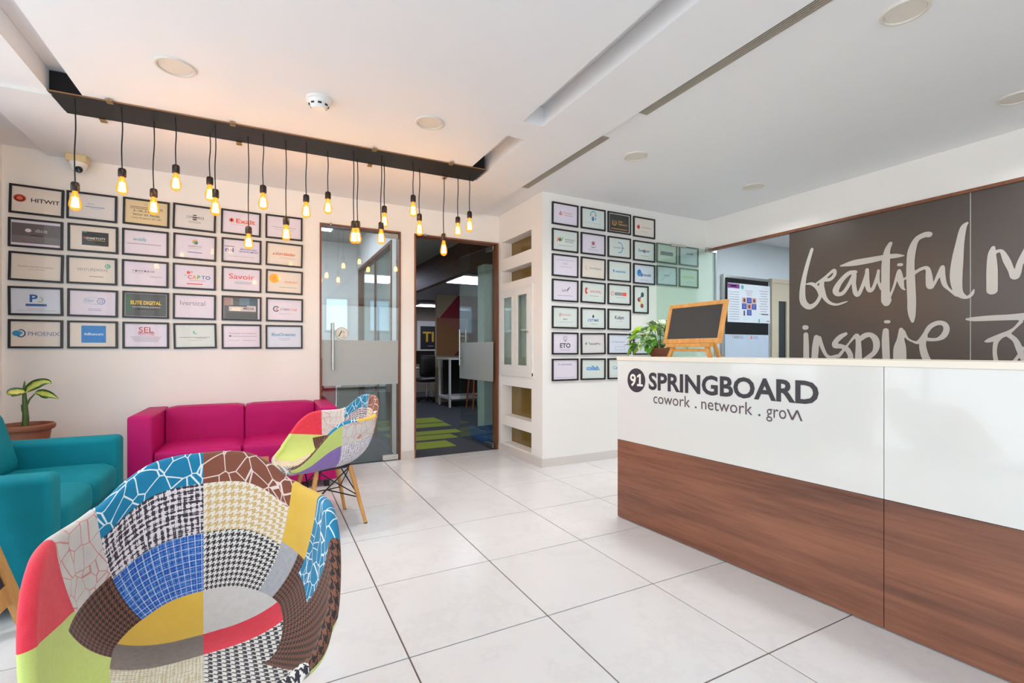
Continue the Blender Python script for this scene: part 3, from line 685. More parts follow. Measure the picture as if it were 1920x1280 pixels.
# ------------------------------------------------------------------ fittings on the ceiling and walls
def downlight(x, y, z, label, r=0.095):
    t = thing('ceiling_downlight', label, 'ceiling light', (x, y, z), group='round ceiling downlights')
    MB().lathe([(r*0.80, 0.0), (r*0.84, -0.010), (r*0.95, -0.010), (r, 0.0)], 32).build('rim', plain('cream_trim_ring', (212, 206, 196), 0.5), t, True)
    MB().lathe([(0, -0.004), (r*0.80, -0.004), (r*0.80, 0.0)], 32).build('lens', plain('opal_lens', (216, 208, 198), 0.5), t, True)
    ld = bpy.data.lights.new('downlight_fill', 'SPOT'); ld.energy = 62.0; ld.color = (1.0, 0.975, 0.94); ld.spot_size = radians(150); ld.spot_blend = 1.0; ld.shadow_soft_size = 0.07  # fill spot added below an unlit fitting to brighten the back of the room
    lo = bpy.data.objects.new('downlight_fill', ld); COL.objects.link(lo); lo.parent = t; lo.location = (0, 0, -0.02)
for x, y, z, lb in ((-0.425, 3.05, ZC, 'large round ceiling downlight left of the smoke detector'), (0.96, 3.02, ZC, 'round ceiling downlight right of the smoke detector'),
    (2.575, 1.08, ZR, 'round ceiling downlight at the top edge above the counter'), (4.06, 1.13, ZR, 'round ceiling downlight nearest the right edge of the picture'),
    (2.60, 2.87, ZR, 'small round ceiling downlight beside the air grilles'), (4.06, 2.89, ZR, 'small round ceiling downlight close to the mural wall')): downlight(x, y, z, lb)
t = thing('smoke_detector', 'white round smoke detector on the ceiling before the pendant board', 'smoke detector', (0.283, 3.05, ZC))
MB().lathe([(0.0, 0), (0.072, 0), (0.072, -0.014), (0.064, -0.018), (0, -0.018)], 32).build('base', M_WHITE, t, True)
MB().lathe([(0.064, -0.018), (0.060, -0.032), (0.045, -0.050), (0.036, -0.060), (0, -0.060)], 32).build('sensor_head', M_WHITE, t, True)
for k in range(8):
    a = 2*pi*k/8; v_ = MB(); v_.box(-0.010, 0.010, -0.002, 0.002, -0.005, 0.005); v_.xform(Matrix.Translation((0.0535*cos(a), 0.0535*sin(a), -0.041)) @ Matrix.Rotation(a+pi/2, 4, 'Z') @ Matrix.Rotation(0.65, 4, 'X')).build('vent_slot', M_BLACK, t)
t = thing('security_camera', 'cream dome security camera at the top of the back wall', 'camera', (-1.29, 4.80, ZC))
MB().box(-0.062, 0.062, -0.05, 0.05, -0.055, 0, 0.006).build('mounting_block', plain('aged_cream_plastic', (216, 196, 150), 0.5), t)
MB().lathe([(0, -0.055), (0.056, -0.055), (0.056, -0.075), (0.05, -0.085), (0, -0.085)], 28).build('collar', MATS['white_lacquer'], t, True)
MB().lathe([(0.048, -0.085), (0.047, -0.10), (0.040, -0.118), (0.026, -0.128), (0, -0.131)], 28).build('dome', MATS['white_lacquer'], t, True)
MB().lathe([(0, 0), (0.024, 0), (0.024, 0.018), (0.017, 0.022), (0, 0.018)], 20, (0.016, -0.026, -0.108), Matrix.Rotation(radians(120), 4, 'X')).build('lens', plain('black_lens', (16, 14, 18), 0.1), t, True)
M_GRILLE = plain('champagne_aluminium', (168, 158, 144), 0.4, metal=0.2)
def air_grille(y0, y1, label):
    t = thing('air_grille', label, 'air vent', (2.160, y0, ZR)); l = y1-y0
    MB().box(-0.036, 0.036, 0, l, -0.001, 0.0).build('dark_backing', plain('duct_black', (40, 37, 34), 0.9), t)
    f = MB(); f.box(-0.044, -0.036, 0, l, -0.008, 0); f.box(0.036, 0.044, 0, l, -0.008, 0); f.box(-0.036, 0.036, 0, 0.008, -0.008, 0); f.box(-0.036, 0.036, l-0.008, l, -0.008, 0); f.build('frame', M_GRILLE, t)
    for k in range(5): MB().box(-0.0345+0.0145*k, -0.0235+0.0145*k, 0.008, l-0.008, -0.007, -0.001).build('slat', M_GRILLE, t)
air_grille(2.71, 3.90, 'short linear air grille in the ceiling near the pier')
air_grille(-0.90, 2.33, 'long linear air grille running along the ceiling to the top edge')
t = thing('cable_conduit', 'thin white conduit running along the ceiling to the pendant board', 'conduit', (-1.74, 3.70, ZC))
MB().box(0.25, 0.63, -0.009, 0.009, -0.018, 0).build('channel', M_WHITE, t); MB().box(0.0, 0.25, -0.009, 0.009, 0.017, 0.035).build('channel', M_WHITE, t)

# pendant board: black plank filling the rear lighting slot, brass clips along both edges
pb = thing('pendant_board', 'long black board under the ceiling carrying the hanging bulbs', 'light fitting', (0.257, 3.766, 2.632), radians(-1.45))
M_PLANK = wood('black_stained_board', (15, 12, 12), (28, 23, 22), axis=0, rough=0.5)
MB().box(-1.372, 1.372, -0.146, 0.146, 0.0, 0.007, 0.001, 1).build('board', M_PLANK, pb)
e_ = MB(); e_.box(-1.372, 1.372, -0.149, -0.146, 0.0, 0.007); e_.build('raw_edge', plain('raw_board_edge', (150, 104, 64), 0.6), pb)
for x0, x1 in ((-1.372, -1.215), (1.238, 1.372)): MB().box(x0, x1, -0.11, -0.10, 0.008, 0.135).build('end_board', plain('matt_black_board', (14, 12, 14), 0.8), pb)
for x, y in ((-1.085, -0.146), (-0.446, -0.146), (0.467, -0.146), (1.064, -0.146), (-1.198, 0.146), (-0.431, 0.146), (0.485, 0.146), (1.113, 0.146)):
    s_ = -1 if y < 0 else 1
    k = MB(); k.box(x-0.016, x+0.016, y-0.012, y+0.012, -0.010, -0.001, 0.002, 1); k.box(x-0.010, x+0.010, y+s_*0.006, y+s_*0.032, -0.006, 0.003, 0.002, 1); k.box(x-0.018, x+0.018, y+s_*0.026, y+s_*0.040, -0.010, -0.001, 0.002, 1); k.build('brass_clip', M_BRASS, pb)
PEND= [(-1.006,3.7,2.14,1.965),(-0.787,3.709,2.263,2.096),(-0.649,3.826,2.195,2.02),(-0.512,3.7,2.332,2.16),(-0.341,3.858,2.335,2.162),(-0.296,3.7,2.209,2.029),(-0.106,3.797,2.007,1.844),(-0.015,3.7,2.281,2.108),(0.13,3.738,2.087,1.916),(0.259,3.7,2.257,2.085),(0.416,3.795,2.33,2.16),(0.587,3.7,2.11,1.936),(0.64,3.853,2.154,1.972),(0.79,3.7,2.126,1.951),(0.837,3.804,2.286,2.11),(1.041,3.7,2.373,2.196),(1.127,3.82,2.267,2.083),(1.359,3.881,2.143,1.948),(1.467,3.825,2.287,2.118),(1.556,3.778,2.334,2.153)]
def bulb_glass():
    m, nt, b = new_mat('amber_bulb_glass'); out = nt.nodes['Material Output']
    tr = N(nt, 'ShaderNodeBsdfTransparent'); tr.inputs[0].default_value = (1.0, 0.80, 0.50, 1)
    em = N(nt, 'ShaderNodeEmission'); em.inputs[0].default_value = (1.0, 0.36, 0.04, 1); em.inputs[1].default_value = 2.2
    gl = N(nt, 'ShaderNodeBsdfGlossy'); gl.inputs['Roughness'].default_value = 0.05
    fr = N(nt, 'ShaderNodeLayerWeight'); fr.inputs['Blend'].default_value = 0.05
    ms = N(nt, 'ShaderNodeMixShader'); ms.inputs[0].default_value = 0.42
    L(nt, tr.outputs[0], ms.inputs[1]); L(nt, em.outputs[0], ms.inputs[2])
    m2 = N(nt, 'ShaderNodeMixShader'); L(nt, fr.outputs[0], m2.inputs[0]); L(nt, ms.outputs[0], m2.inputs[1]); L(nt, gl.outputs[0], m2.inputs[2])
    L(nt, m2.outputs[0], out.inputs['Surface']); return m
M_BULB = bulb_glass()
M_FIL = emit('glowing_filament', (255, 214, 120), 60.0)
M_SOCK = plain('dark_bronze_socket', (44, 34, 30), 0.35, metal=0.4)
M_CORD = plain('black_cord', (22, 20, 20), 0.7)
# one lamp of each kind of part, then shared meshes
sock_me = MB().lathe([(0.0, 0.0), (0.006, 0.0), (0.0175, -0.006), (0.021, -0.016), (0.021, -0.054), (0.019, -0.058), (0, -0.058)], 20).mesh('socket', True); sock_me.materials.append(M_SOCK)
glass_me = MB().lathe([(0.0125, -0.055), (0.014, -0.066), (0.019, -0.085), (0.0265, -0.110), (0.0305, -0.132), (0.0300, -0.148), (0.0225, -0.164), (0.010, -0.172), (0.0, -0.1735)], 24).mesh('bulb', 'all'); glass_me.materials.append(M_BULB)
fm = MB()
for k in range(6):
    a0, a1 = 2*pi*k/6, 2*pi*(k+0.5)/6
    fm.tube([(0.011*cos(a0), 0.011*sin(a0), -0.094), (0.0165*cos(a0), 0.0165*sin(a0), -0.150), (0.0165*cos(a1), 0.0165*sin(a1), -0.150), (0.011*cos(a1), 0.011*sin(a1), -0.094)], 0.0028, 5)
fil_me = fm.mesh('filament'); fil_me.materials.append(M_FIL)
stem_me = MB().lathe([(0.0, -0.056), (0.008, -0.056), (0.004, -0.090), (0.0025, -0.150), (0, -0.152)], 10).mesh('glass_stem', True); stem_me.materials.append(plain('bulb_stem', (200, 170, 120), 0.3))
for i, (x, y, zs, zb) in enumerate(PEND):
    lb = 'leftmost hanging filament bulb under the black board' if i == 0 else 'rightmost hanging filament bulb under the black board' if i == 19 else '%s hanging filament bulb from the left under the black board' % ORD[i]
    t = thing('pendant_lamp', lb, 'pendant lamp', (x, y, zs), group='filament bulbs hanging from the black board')
    dx = random.uniform(-0.004, 0.004); k = (zs-zb)/0.1735
    pth = catmull([(dx, 0.0, 2.632-zs), (dx*0.4+0.003, 0.001, (2.632-zs)*0.66), (-0.003-dx*.3, -0.001, (2.632-zs)*0.33), (0, 0, -0.002)], 4)
    MB().tube(pth, 0.0036, 6).build('cord', M_CORD, t, True)
    place('socket', sock_me, t, scale=(1, 1, k)); g_ = place('bulb', glass_me, t, scale=(1, 1, k)); place('filament', fil_me, g_); place('glass_stem', stem_me, g_)
    ld = bpy.data.lights.new('bulb_light', 'POINT'); ld.energy = 1.35; ld.color = (1.0, 0.50, 0.38); ld.shadow_soft_size = 0.02
    lo = bpy.data.objects.new('bulb_light', ld); COL.objects.link(lo); lo.parent = t; lo.location = (0, 0, -0.125*k)

# ------------------------------------------------------------------ framed prints on the two walls
M_FRAME = plain('black_picture_frame', (26, 23, 26), 0.35)
FW, FH, FB, FD = 0.311, 0.219, 0.0145, 0.016
def frame_meshes(w, h):
    m = MB(); a, b, c_ = w/2, h/2, FB
    m.box(-a, a, -FD, 0, b-c_, b); m.box(-a, a, -FD, 0, -b, -b+c_); m.box(-a, -a+c_, -FD, 0, -b+c_, b-c_); m.box(a-c_, a, -FD, 0, -b+c_, b-c_)
    fm_ = m.mesh('frame'); fm_.materials.append(M_FRAME)
    p = MB(); p.box(-a+c_, a-c_, -0.0075, -0.003, -b+c_, b-c_); pm = p.mesh('paper')
    g = MB(); g.quad([(-a+c_, -0.012, -b+c_), (a-c_, -0.012, -b+c_), (a-c_, -0.012, b-c_), (-a+c_, -0.012, b-c_)]); gm = g.mesh('glass_pane'); gm.materials.append(M_PANE)
    return fm_, pm, gm
FM = {'l': frame_meshes(FW, FH), 'p': frame_meshes(0.215, 0.300)}
PAPER_ME = {}
MXZ = Matrix(((1, 0, 0, 0), (0, 0, -1, -0.0082), (0, 1, 0, 0), (0, 0, 0, 1)))
K = (58, 54, 58); G = (140, 136, 138); LG = (186, 180, 180); RED = (206, 62, 60); BLU = (46, 108, 178); TEAL = (52, 160, 176); ORA = (238, 92, 44); YEL = (250, 180, 40)
WARM, LIL, GRY, CRM, PAL, GRN = (232, 222, 210), (228, 220, 232), (222, 218, 216), (226, 204, 160), (216, 222, 234), (218, 226, 220)
def lines(P, x, y, w, n=1, c=G, dy=0.011, h=0.0032, taper=0.0):
    for q in range(n): P.rect(x, y-dy*q, w*(1-taper*q), h, c)
def picture(x, z, Y, paper, desc, draw, where, group, rot=0.0, kind='l'):
    t = thing('picture_frame', 'black-framed %s, %s' % (desc, where), 'picture frame', (x, Y, z), 0, group)
    t.rotation_euler = (0, rot, 0)
    fm_, pm, gm = FM[kind]
    place('frame', fm_, t)
    if (kind, paper) not in PAPER_ME:
        c_ = pm.copy(); c_.materials.append(plain('paper_%02x%02x%02x' % paper, paper, 0.6, var=0.02)); PAPER_ME[(kind, paper)] = c_
    place('paper', PAPER_ME[(kind, paper)], t)
    P = Print(); draw(P)
    if P.f: P.build('print', t, MXZ)
    place('glass_pane', gm, t)
def f11(P): P.disc(-0.098, 0.008, 0.036, 0.029, (214, 84, 60)); P.ring(-0.098, 0.006, 0.029, 0.022, 0.009, (92, 34, 30), .0002); P.disc(-0.098, 0.010, 0.018, 0.013, (232, 108, 76), .0004); P.text('HITWIT', 0.048, -0.012, 0.030, K, w=0.165, bold=0.018)
def f12(P): P.text('Aasra', -0.01, 0.018, 0.014, (120, 160, 200)); P.rect(0.015, 0.0, 0.12, 0.006, (120, 150, 200)); lines(P, 0.02, -0.012, 0.07, 1, LG)
def f13(P): P.text('TO', -0.01, 0.062, 0.012, G); lines(P, 0, 0.042, 0.22, 2, (120, 104, 84), 0.013, 0.005); P.text('A-130, A Block,', -0.01, 0.002, 0.017, K, w=0.16, bold=.01); P.text('Sector 63, Noida,', 0, -0.027, 0.017, K, w=0.18, bold=.01); P.text('Uttar Pradesh 201 301', 0, -0.054, 0.013, (100, 90, 76), w=0.2)
def f14(P): P.text('OP', -0.04, -0.006, 0.024, G); P.text('RO', 0.045, -0.006, 0.024, K); P.disc(0, 0.006, 0.022, 0.006, K); P.rect(0, -0.006, 0.03, 0.004, K); P.disc(0, -0.014, 0.018, 0.005, K); P.disc(0, 0.024, 0.016, 0.005, K); lines(P, 0, -0.03, 0.09, 2, G)
def f15(P):
    for k in range(3):
        a = pi*k/3+pi/6; P.poly([(-0.075+0.021*cos(a)-0.005*sin(a), 0.018+0.021*sin(a)+0.005*cos(a)), (-0.075+0.021*cos(a)+0.005*sin(a), 0.018+0.021*sin(a)-0.005*cos(a)), (-0.075-0.021*cos(a)+0.005*sin(a), 0.018-0.021*sin(a)-0.005*cos(a)), (-0.075-0.021*cos(a)-0.005*sin(a), 0.018-0.021*sin(a)+0.005*cos(a))], ORA)
    P.text('Exalt', 0.035, -0.002, 0.040, ORA, w=0.15, bold=0.022); lines(P, -0.01, -0.018, 0.13, 1, LG)
def f16(P): lines(P, 0, 0.0, 0.20, 1, G); lines(P, 0, -0.022, 0.16, 1, LG)
def f21(P): P.rect(0, 0, 0.276, 0.150, (104, 96, 96)); P.rect(0, -0.045, 0.276, 0.05, (122, 114, 114), .0001); P.disc(-0.045, 0.022, 0.018, 0.014, (222, 216, 216), .0002); P.text('dicit', 0.03, 0.012, 0.026, (214, 208, 208), w=0.07, lift=.0002); lines(P, 0.01, -0.014, 0.09, 2, (160, 152, 152))
def f22(P): P.rect(0.012, 0.0, 0.165, 0.108, (52, 50, 50)); P.rect(-0.055, 0.048, 0.03, 0.012, (60, 120, 116), .0001); P.text('SMARTCITY', 0.015, -0.006, 0.018, (236, 232, 226), w=0.12, bold=.015, lift=.0002); P.rect(0.02, -0.014, 0.11, 0.003, (190, 186, 80), .0002); P.disc(-0.052, 0.004, 0.009, 0.006, (214, 80, 96), .0002)
def f23(P): P.text('wokify', -0.04, 0.016, 0.026, (96, 172, 186), w=0.09, bold=.015); lines(P, -0.01, -0.010, 0.23, 1, (170, 140, 150), h=0.005)
def f24(P): P.disc(0.0, 0.045, 0.021, 0.021, (232, 160, 110)); P.disc(0.004, 0.041, 0.015, 0.015, (70, 176, 120), .0002); P.disc(0.010, 0.036, 0.010, 0.010, (60, 120, 160), .0003); P.text('HealthYuser', 0, 0.004, 0.012, K, w=0.10); lines(P, 0, -0.010, 0.10, 1, LG); lines(P, 0, -0.045, 0.105, 1, (88, 118, 190), h=0.006)
def f25(P): P.text('mi', -0.095, -0.012, 0.040, (58, 84, 168), w=0.065, bold=.02); P.rect(-0.095, 0.036, 0.075, 0.005, (58, 84, 168)); P.text('MERIDIAN INFRA', 0.055, 0.012, 0.013, (76, 92, 168), w=0.13, bold=.01); P.text('PRIVATE LIMITED', 0.055, -0.010, 0.014, (76, 92, 168), w=0.15, bold=.01); lines(P, 0, -0.05, 0.2, 1, LG)
def f26(P): P.poly([(-0.10, -0.002), (-0.09, 0.012), (-0.08, -0.002), (-0.085, -0.008)], (240, 120, 60)); P.text('slurrebader', 0.01, -0.006, 0.030, (232, 108, 62), w=0.17, bold=.012); lines(P, 0.03, -0.03, 0.14, 1, LG)
def f31(P): P.text('Shreeram infotech consultants', -0.005, -0.002, 0.010, (120, 112, 108), w=0.20); lines(P, 0, -0.018, 0.10, 1, LG)
def f32(P): P.text('VENTUREWAVE', 0, -0.004, 0.024, (150, 148, 146), w=0.19); P.ring(0.095, 0.042, 0.019, 0.017, 0.007, (78, 184, 166)); P.disc(0.098, 0.042, 0.008, 0.008, (120, 200, 184)); P.rect(0.025, -0.046, 0.09, 0.005, G)
def f33(P): P.text('T M O F M & CO', -0.015, 0.014, 0.016, K, w=0.15, bold=.008); lines(P, -0.055, 0.004, 0.09, 1, LG); lines(P, 0.07, -0.022, 0.08, 1, G)
def f34(P):
    for k, c_ in enumerate(((226, 70, 66), (236, 150, 50), (90, 168, 82), (56, 140, 190), (70, 100, 180))): P.text('CAPTO'[k], -0.036+0.033*k, -0.018, 0.032, c_, bold=.022)
    P.disc(-0.045, 0.034, 0.013, 0.013, (232, 90, 80)); P.disc(-0.022, 0.040, 0.008, 0.008, (238, 150, 130)); P.text('try', -0.066, 0.006, 0.014, (90, 140, 190)); lines(P, 0.02, -0.032, 0.12, 1, (210, 130, 140)); P.rect(0, -0.062, 0.115, 0.008, (222, 70, 74))
def f35(P): P.text('Savoir', 0.0, 0.004, 0.048, (230, 92, 84), w=0.20, bold=.008); lines(P, 0.01, -0.022, 0.13, 2, G, 0.014)
def f36(P): P.disc(-0.085, 0.030, 0.042, 0.042, YEL); P.disc(-0.085, 0.030, 0.020, 0.020, (244, 160, 40), .0002); P.text('SUNBURST', 0.055, -0.006, 0.018, (240, 148, 80), w=0.11, bold=.012); lines(P, 0.03, -0.048, 0.15, 1, G)
def f41(P): P.text('P', -0.014, -0.006, 0.058, (44, 96, 160), w=0.046, bold=.03); P.ring(0.020, 0.012, 0.020, 0.020, 0.006, (150, 190, 90), a0=-2.2, a1=1.6); P.rect(0, -0.030, 0.12, 0.018, (62, 110, 176)); lines(P, 0, -0.026, 0.1, 1, (200, 212, 230)); lines(P, 0, -0.058, 0.10, 1, LG); lines(P, 0, -0.072, 0.22, 1, LG)
def f42(P): P.ring(0.005, 0.018, 0.068, 0.030, 0.003, (166, 196, 222)); P.text('Xiber', -0.025, 0.010, 0.026, (96, 176, 210), w=0.065, shear=.3); P.ring(0.050, 0.018, 0.026, 0.026, 0.005, (128, 140, 200)); P.ring(0.050, 0.018, 0.012, 0.012, 0.004, (128, 140, 200)); lines(P, 0.01, -0.045, 0.08, 2, (186, 168, 200), 0.012, 0.005)
def f43(P): P.rect(0, 0, 0.274, 0.184, (82, 84, 80)); P.rect(-0.118, 0.01, 0.036, 0.14, (64, 98, 70), .0001); P.text('ELITE DIGITAL', 0, 0.004, 0.030, (244, 204, 50), w=0.205, bold=.03, lift=.0002); lines(P, 0, -0.006, 0.20, 1, (220, 210, 190)); P.text('TECHNOLOGIES', 0, -0.022, 0.013, (226, 220, 206), w=0.19, lift=.0002); lines(P, 0, -0.036, 0.12, 1, (190, 186, 150), h=.004)
def f44(P): P.text('Ivertical', -0.015, 0.012, 0.042, (150, 138, 144), w=0.18)
def f45(P): P.rect(-0.006, 0, 0.262, 0.188, (96, 94, 96)); P.rect(-0.105, 0.058, 0.06, 0.07, (170, 140, 132), .0001); P.rect(0.02, 0.058, 0.08, 0.07, (104, 128, 140), .0001); P.rect(0.09, 0.055, 0.06, 0.07, (74, 94, 108), .0001); P.rect(-0.075, 0.055, 0.012, 0.06, (150, 170, 160), .0002); P.rect(0.005, 0.0, 0.21, 0.05, (212, 200, 196), .0002); P.rect(-0.03, 0.022, 0.14, 0.010, (70, 66, 76), .0003); P.text('MEDIA', 0.055, -0.010, 0.024, (90, 84, 110), w=0.085, bold=.02, lift=.0003); P.rect(-0.045, -0.008, 0.07, 0.03, (236, 226, 206), .0003); P.rect(0, -0.062, 0.25, 0.05, (80, 82, 80), .0002); P.rect(0.132, 0, 0.008, 0.186, (226, 220, 226), .0001)
def f46(P): P.ring(-0.072, 0.008, 0.027, 0.027, 0.010, (58, 92, 130), a0=0.5, a1=5.8); P.disc(-0.068, 0.006, 0.009, 0.009, (236, 116, 70)); P.text('CYBER', 0.000, -0.004, 0.020, (96, 116, 150), w=0.08, bold=.01); P.text('CUBE', 0.075, -0.004, 0.020, (238, 140, 110), w=0.06, bold=.01); lines(P, 0, -0.036, 0.11, 1, LG)
def f51(P): P.disc(-0.108, 0.004, 0.026, 0.022, (44, 146, 196)); P.ring(-0.086, 0.004, 0.028, 0.031, 0.008, (60, 84, 130), a0=-2.4, a1=2.0); P.disc(-0.085, 0.008, 0.010, 0.010, (70, 160, 200), .0002); P.text('PHOENIX', 0.044, -0.014, 0.034, (96, 118, 166), w=0.18)
def f52(P): P.rect(0.004, 0.004, 0.152, 0.136, (22, 126, 202)); P.text('Adfluencerz', 0.004, -0.004, 0.020, (226, 238, 248), w=0.12, bold=.015, lift=.0002)
def f53(P): P.text('SEL', 0, 0.024, 0.046, (196, 60, 66), w=0.10, bold=.01); P.rect(0, 0.018, 0.11, 0.006, (196, 60, 66)); P.text('TECH LABS', 0, -0.002, 0.014, (196, 60, 66), w=0.11); lines(P, 0, -0.014, 0.21, 4, (150, 140, 146), 0.012, 0.003, 0.08)
def f54(P): P.poly([(-0.01, 0.046), (0.0, 0.028), (-0.02, 0.028)], (70, 176, 150)); P.rect(-0.002, 0.018, 0.026, 0.006, (80, 180, 160)); lines(P, -0.005, -0.012, 0.22, 1, G, h=.004); lines(P, 0.04, -0.020, 0.08, 1, G); lines(P, 0.0, -0.038, 0.1, 1, LG)
def f55(P): P.text('Kuldeep Innovations', 0.01, 0.022, 0.014, (160, 140, 150), w=0.21); P.disc(-0.09, 0.004, 0.010, 0.006, K); lines(P, 0.02, 0.002, 0.19, 1, G); lines(P, 0.06, -0.036, 0.1, 1, (170, 150, 180)); lines(P, -0.06, -0.036, 0.09, 1, LG)
def f56(P): P.text('BlueOceanist', -0.005, 0.010, 0.028, (72, 150, 196), w=0.20, bold=.015); lines(P, 0, -0.014, 0.10, 1, (120, 180, 190)); lines(P, 0.0, -0.028, 0.08, 1, LG)
GRID1 = [[(WARM, 'print with red swirl and black capitals', f11), (GRY, 'print with small pale blue lettering', f12), (CRM, 'cream address sheet with dark lines of text', f13), (GRY, 'print with a small black striped emblem', f14), (LIL, 'print with a big orange star and word', f15), (LIL, 'almost blank print with one grey line', f16)],
 [(LIL, 'grey photo print with a white round emblem', f21), (WARM, 'print with a black rectangle in its middle', f22), (LIL, 'print with a teal word over a thin line', f23), (LIL, 'print with a small multicoloured ball emblem', f24), (LIL, 'print with blue letters at its left', f25), (WARM, 'print with an orange lowercase word', f26)],
 [(WARM, 'print with one line of small grey text', f31), (WARM, 'print with grey capitals and a teal emblem', f32), (LIL, 'print with black initials at its left', f33), (LIL, 'print with rainbow capitals over a red bar', f34), (LIL, 'print with widely spaced red letters', f35), (WARM, 'print with a large yellow ball', f36)],
 [(PAL, 'print with blue letter P over bar', f41), (LIL, 'print with a pale blue oval emblem', f42), (LIL, 'dark print with yellow capitals', f43), (LIL, 'print with thin grey lowercase letters', f44), (LIL, 'dark street photo print with a white band', f45), (LIL, 'print with a blue ring and orange dot', f46)],
 [(WARM, 'print with blue swirl and capitals', f51), (WARM, 'print with a solid bright blue square', f52), (LIL, 'print with red striped capitals', f53), (GRN, 'print with a tiny green mark over grey lines', f54), (LIL, 'pinkish print with rows of small grey text', f55), (PAL, 'print with a light blue bold word', f56)]]
Z1T = [2.387, 2.135, 1.880, 1.621, 1.370]
X1 = [-1.555, -1.221, -0.880, -0.541, -0.191, 0.157]
JR = [[1.2, .6, 1.0, 1.4, 1.0, .2], [.4, .1, .3, .9, .4, 1.2], [1.1, -.1, .2, .2, .5, 1.0], [-.6, .4, .3, .3, .1, .3], [.2, -.1, -.1, -1.2, -.5, -.4]]
COLN = ['leftmost', 'second', 'third', 'fourth', 'fifth', 'rightmost']
ROWN = ['top', 'second', 'middle', 'fourth', 'bottom']
for r in range(5):
    for c_ in range(6):
        pa, ds, fn = GRID1[r][c_]
        picture(X1[c_]+random.uniform(-.004, .004), Z1T[r]-FH/2, YB-0.0005, pa, ds, fn, '%s row, %s column over sofas' % (ROWN[r], COLN[c_]), 'framed prints on the wall above the sofas', radians(JR[r][c_]))
# --- pier wall
def g11(P): P.poly([(-0.075, -0.008), (-0.035, -0.008), (-0.055, 0.032)], (212, 70, 70)); P.poly([(-0.062, 0.0), (-0.048, 0.0), (-0.055, 0.014)], (240, 228, 236), .0002); P.text('Pinnacle', 0.03, 0.012, 0.014, (226, 90, 116), w=0.10); P.text('Advisory', 0.04, -0.012, 0.014, (226, 90, 116), w=0.10)
def g12(P): P.ring(0, 0.03, 0.042, 0.052, 0.010, (90, 170, 210), a0=0, a1=pi); P.text('P', -0.022, 0.02, 0.03, (226, 190, 110), bold=.02); P.text('P', 0.022, 0.02, 0.03, (226, 190, 110), bold=.02); P.disc(-0.004, 0.002, 0.016, 0.024, (60, 130, 200)); P.disc(0.030, 0.004, 0.007, 0.012, (70, 150, 210)); lines(P, 0, -0.042, 0.2, 1, LG)
def g13(P): P.rect(0, 0, 0.262, 0.176, (56, 54, 54)); P.ring(-0.068, -0.002, 0.030, 0.030, 0.008, (212, 162, 60), .0002, a0=2.0, a1=7.2); P.text('1', -0.068, -0.014, 0.026, (212, 162, 60), bold=.02, lift=.0002); P.text('CARD', 0.012, 0.008, 0.018, (212, 162, 60), w=0.06, bold=.015, lift=.0002); P.text('TECHNOLOGY', 0.05, -0.022, 0.018, (212, 162, 60), w=0.13, bold=.015, lift=.0002); P.rect(0, -0.064, 0.22, 0.010, (180, 130, 50), .0002)
def g14(P): P.disc(-0.082, 0.0, 0.020, 0.020, (214, 52, 48)); P.poly([(-0.084, 0.018), (-0.076, 0.032), (-0.070, 0.022)], (96, 150, 60)); P.text('Strawberry', 0.035, -0.006, 0.016, G, w=0.14); lines(P, 0.0, -0.045, 0.12, 1, LG)
def g21(P): P.text('A', -0.08, -0.014, 0.042, (240, 110, 50), bold=.03); P.text('V', -0.045, -0.010, 0.044, (110, 180, 60), bold=.03); P.disc(-0.063, 0.004, 0.010, 0.014, (60, 90, 120)); P.text('ADVANTAGE', 0.055, 0.006, 0.014, K, w=0.12); P.text('VENTURES', 0.045, -0.014, 0.012, K, w=0.10); lines(P, 0, -0.05, 0.16, 1, G)
def g22(P): P.disc(0, 0.010, 0.014, 0.014, (206, 60, 70)); P.ring(0, 0.010, 0.022, 0.022, 0.005, (110, 100, 110)); P.ring(0, -0.012, 0.036, 0.022, 0.006, (140, 130, 160), a0=3.3, a1=6.1); P.poly([(-0.02, -0.036), (0.02, -0.036), (0.0, -0.024)], (150, 150, 180)); lines(P, 0, -0.05, 0.12, 2, LG)
def g23(P): P.ring(0.0, 0.0, 0.050, 0.058, 0.010, (96, 168, 196), a0=-1.9, a1=2.0); P.text('Symbiosis', -0.005, -0.008, 0.018, (120, 120, 126), w=0.15)
def g24(P): P.text('Swapper', 0, -0.006, 0.030, (46, 138, 206), w=0.17, bold=.02); P.rect(0.0, 0.004, 0.03, 0.034, (240, 160, 90)); lines(P, 0.01, -0.05, 0.11, 1, G)
def g31(P): lines(P, 0, 0.055, 0.20, 1, (160, 156, 180)); P.text('chandra', 0, 0.016, 0.012, G); lines(P, 0.01, -0.012, 0.14, 1, (170, 166, 190))
def g32(P): P.disc(-0.082, 0.0, 0.022, 0.020, (226, 196, 170)); P.disc(-0.076, 0.0, 0.014, 0.013, (240, 226, 210), .0002); P.text('Intelligen', 0.03, -0.006, 0.022, (150, 146, 140), w=0.15)
def g33(P): P.poly([(-0.09, 0.016), (-0.066, 0.006), (-0.066, -0.018), (-0.08, -0.010)], (40, 150, 186)); P.text('aquamax', 0.02, -0.012, 0.022, (56, 164, 196), w=0.14, bold=.03)
def g34(P): P.disc(-0.07, 0.010, 0.030, 0.038, (36, 132, 196)); P.disc(-0.058, -0.008, 0.018, 0.016, (70, 170, 220), .0002); P.text('d', -0.04, -0.026, 0.040, (30, 60, 110), bold=.03, lift=.0004); P.text('menelir', 0.040, -0.022, 0.034, (70, 100, 140), w=0.13, bold=.015); lines(P, 0, -0.064, 0.13, 1, G)
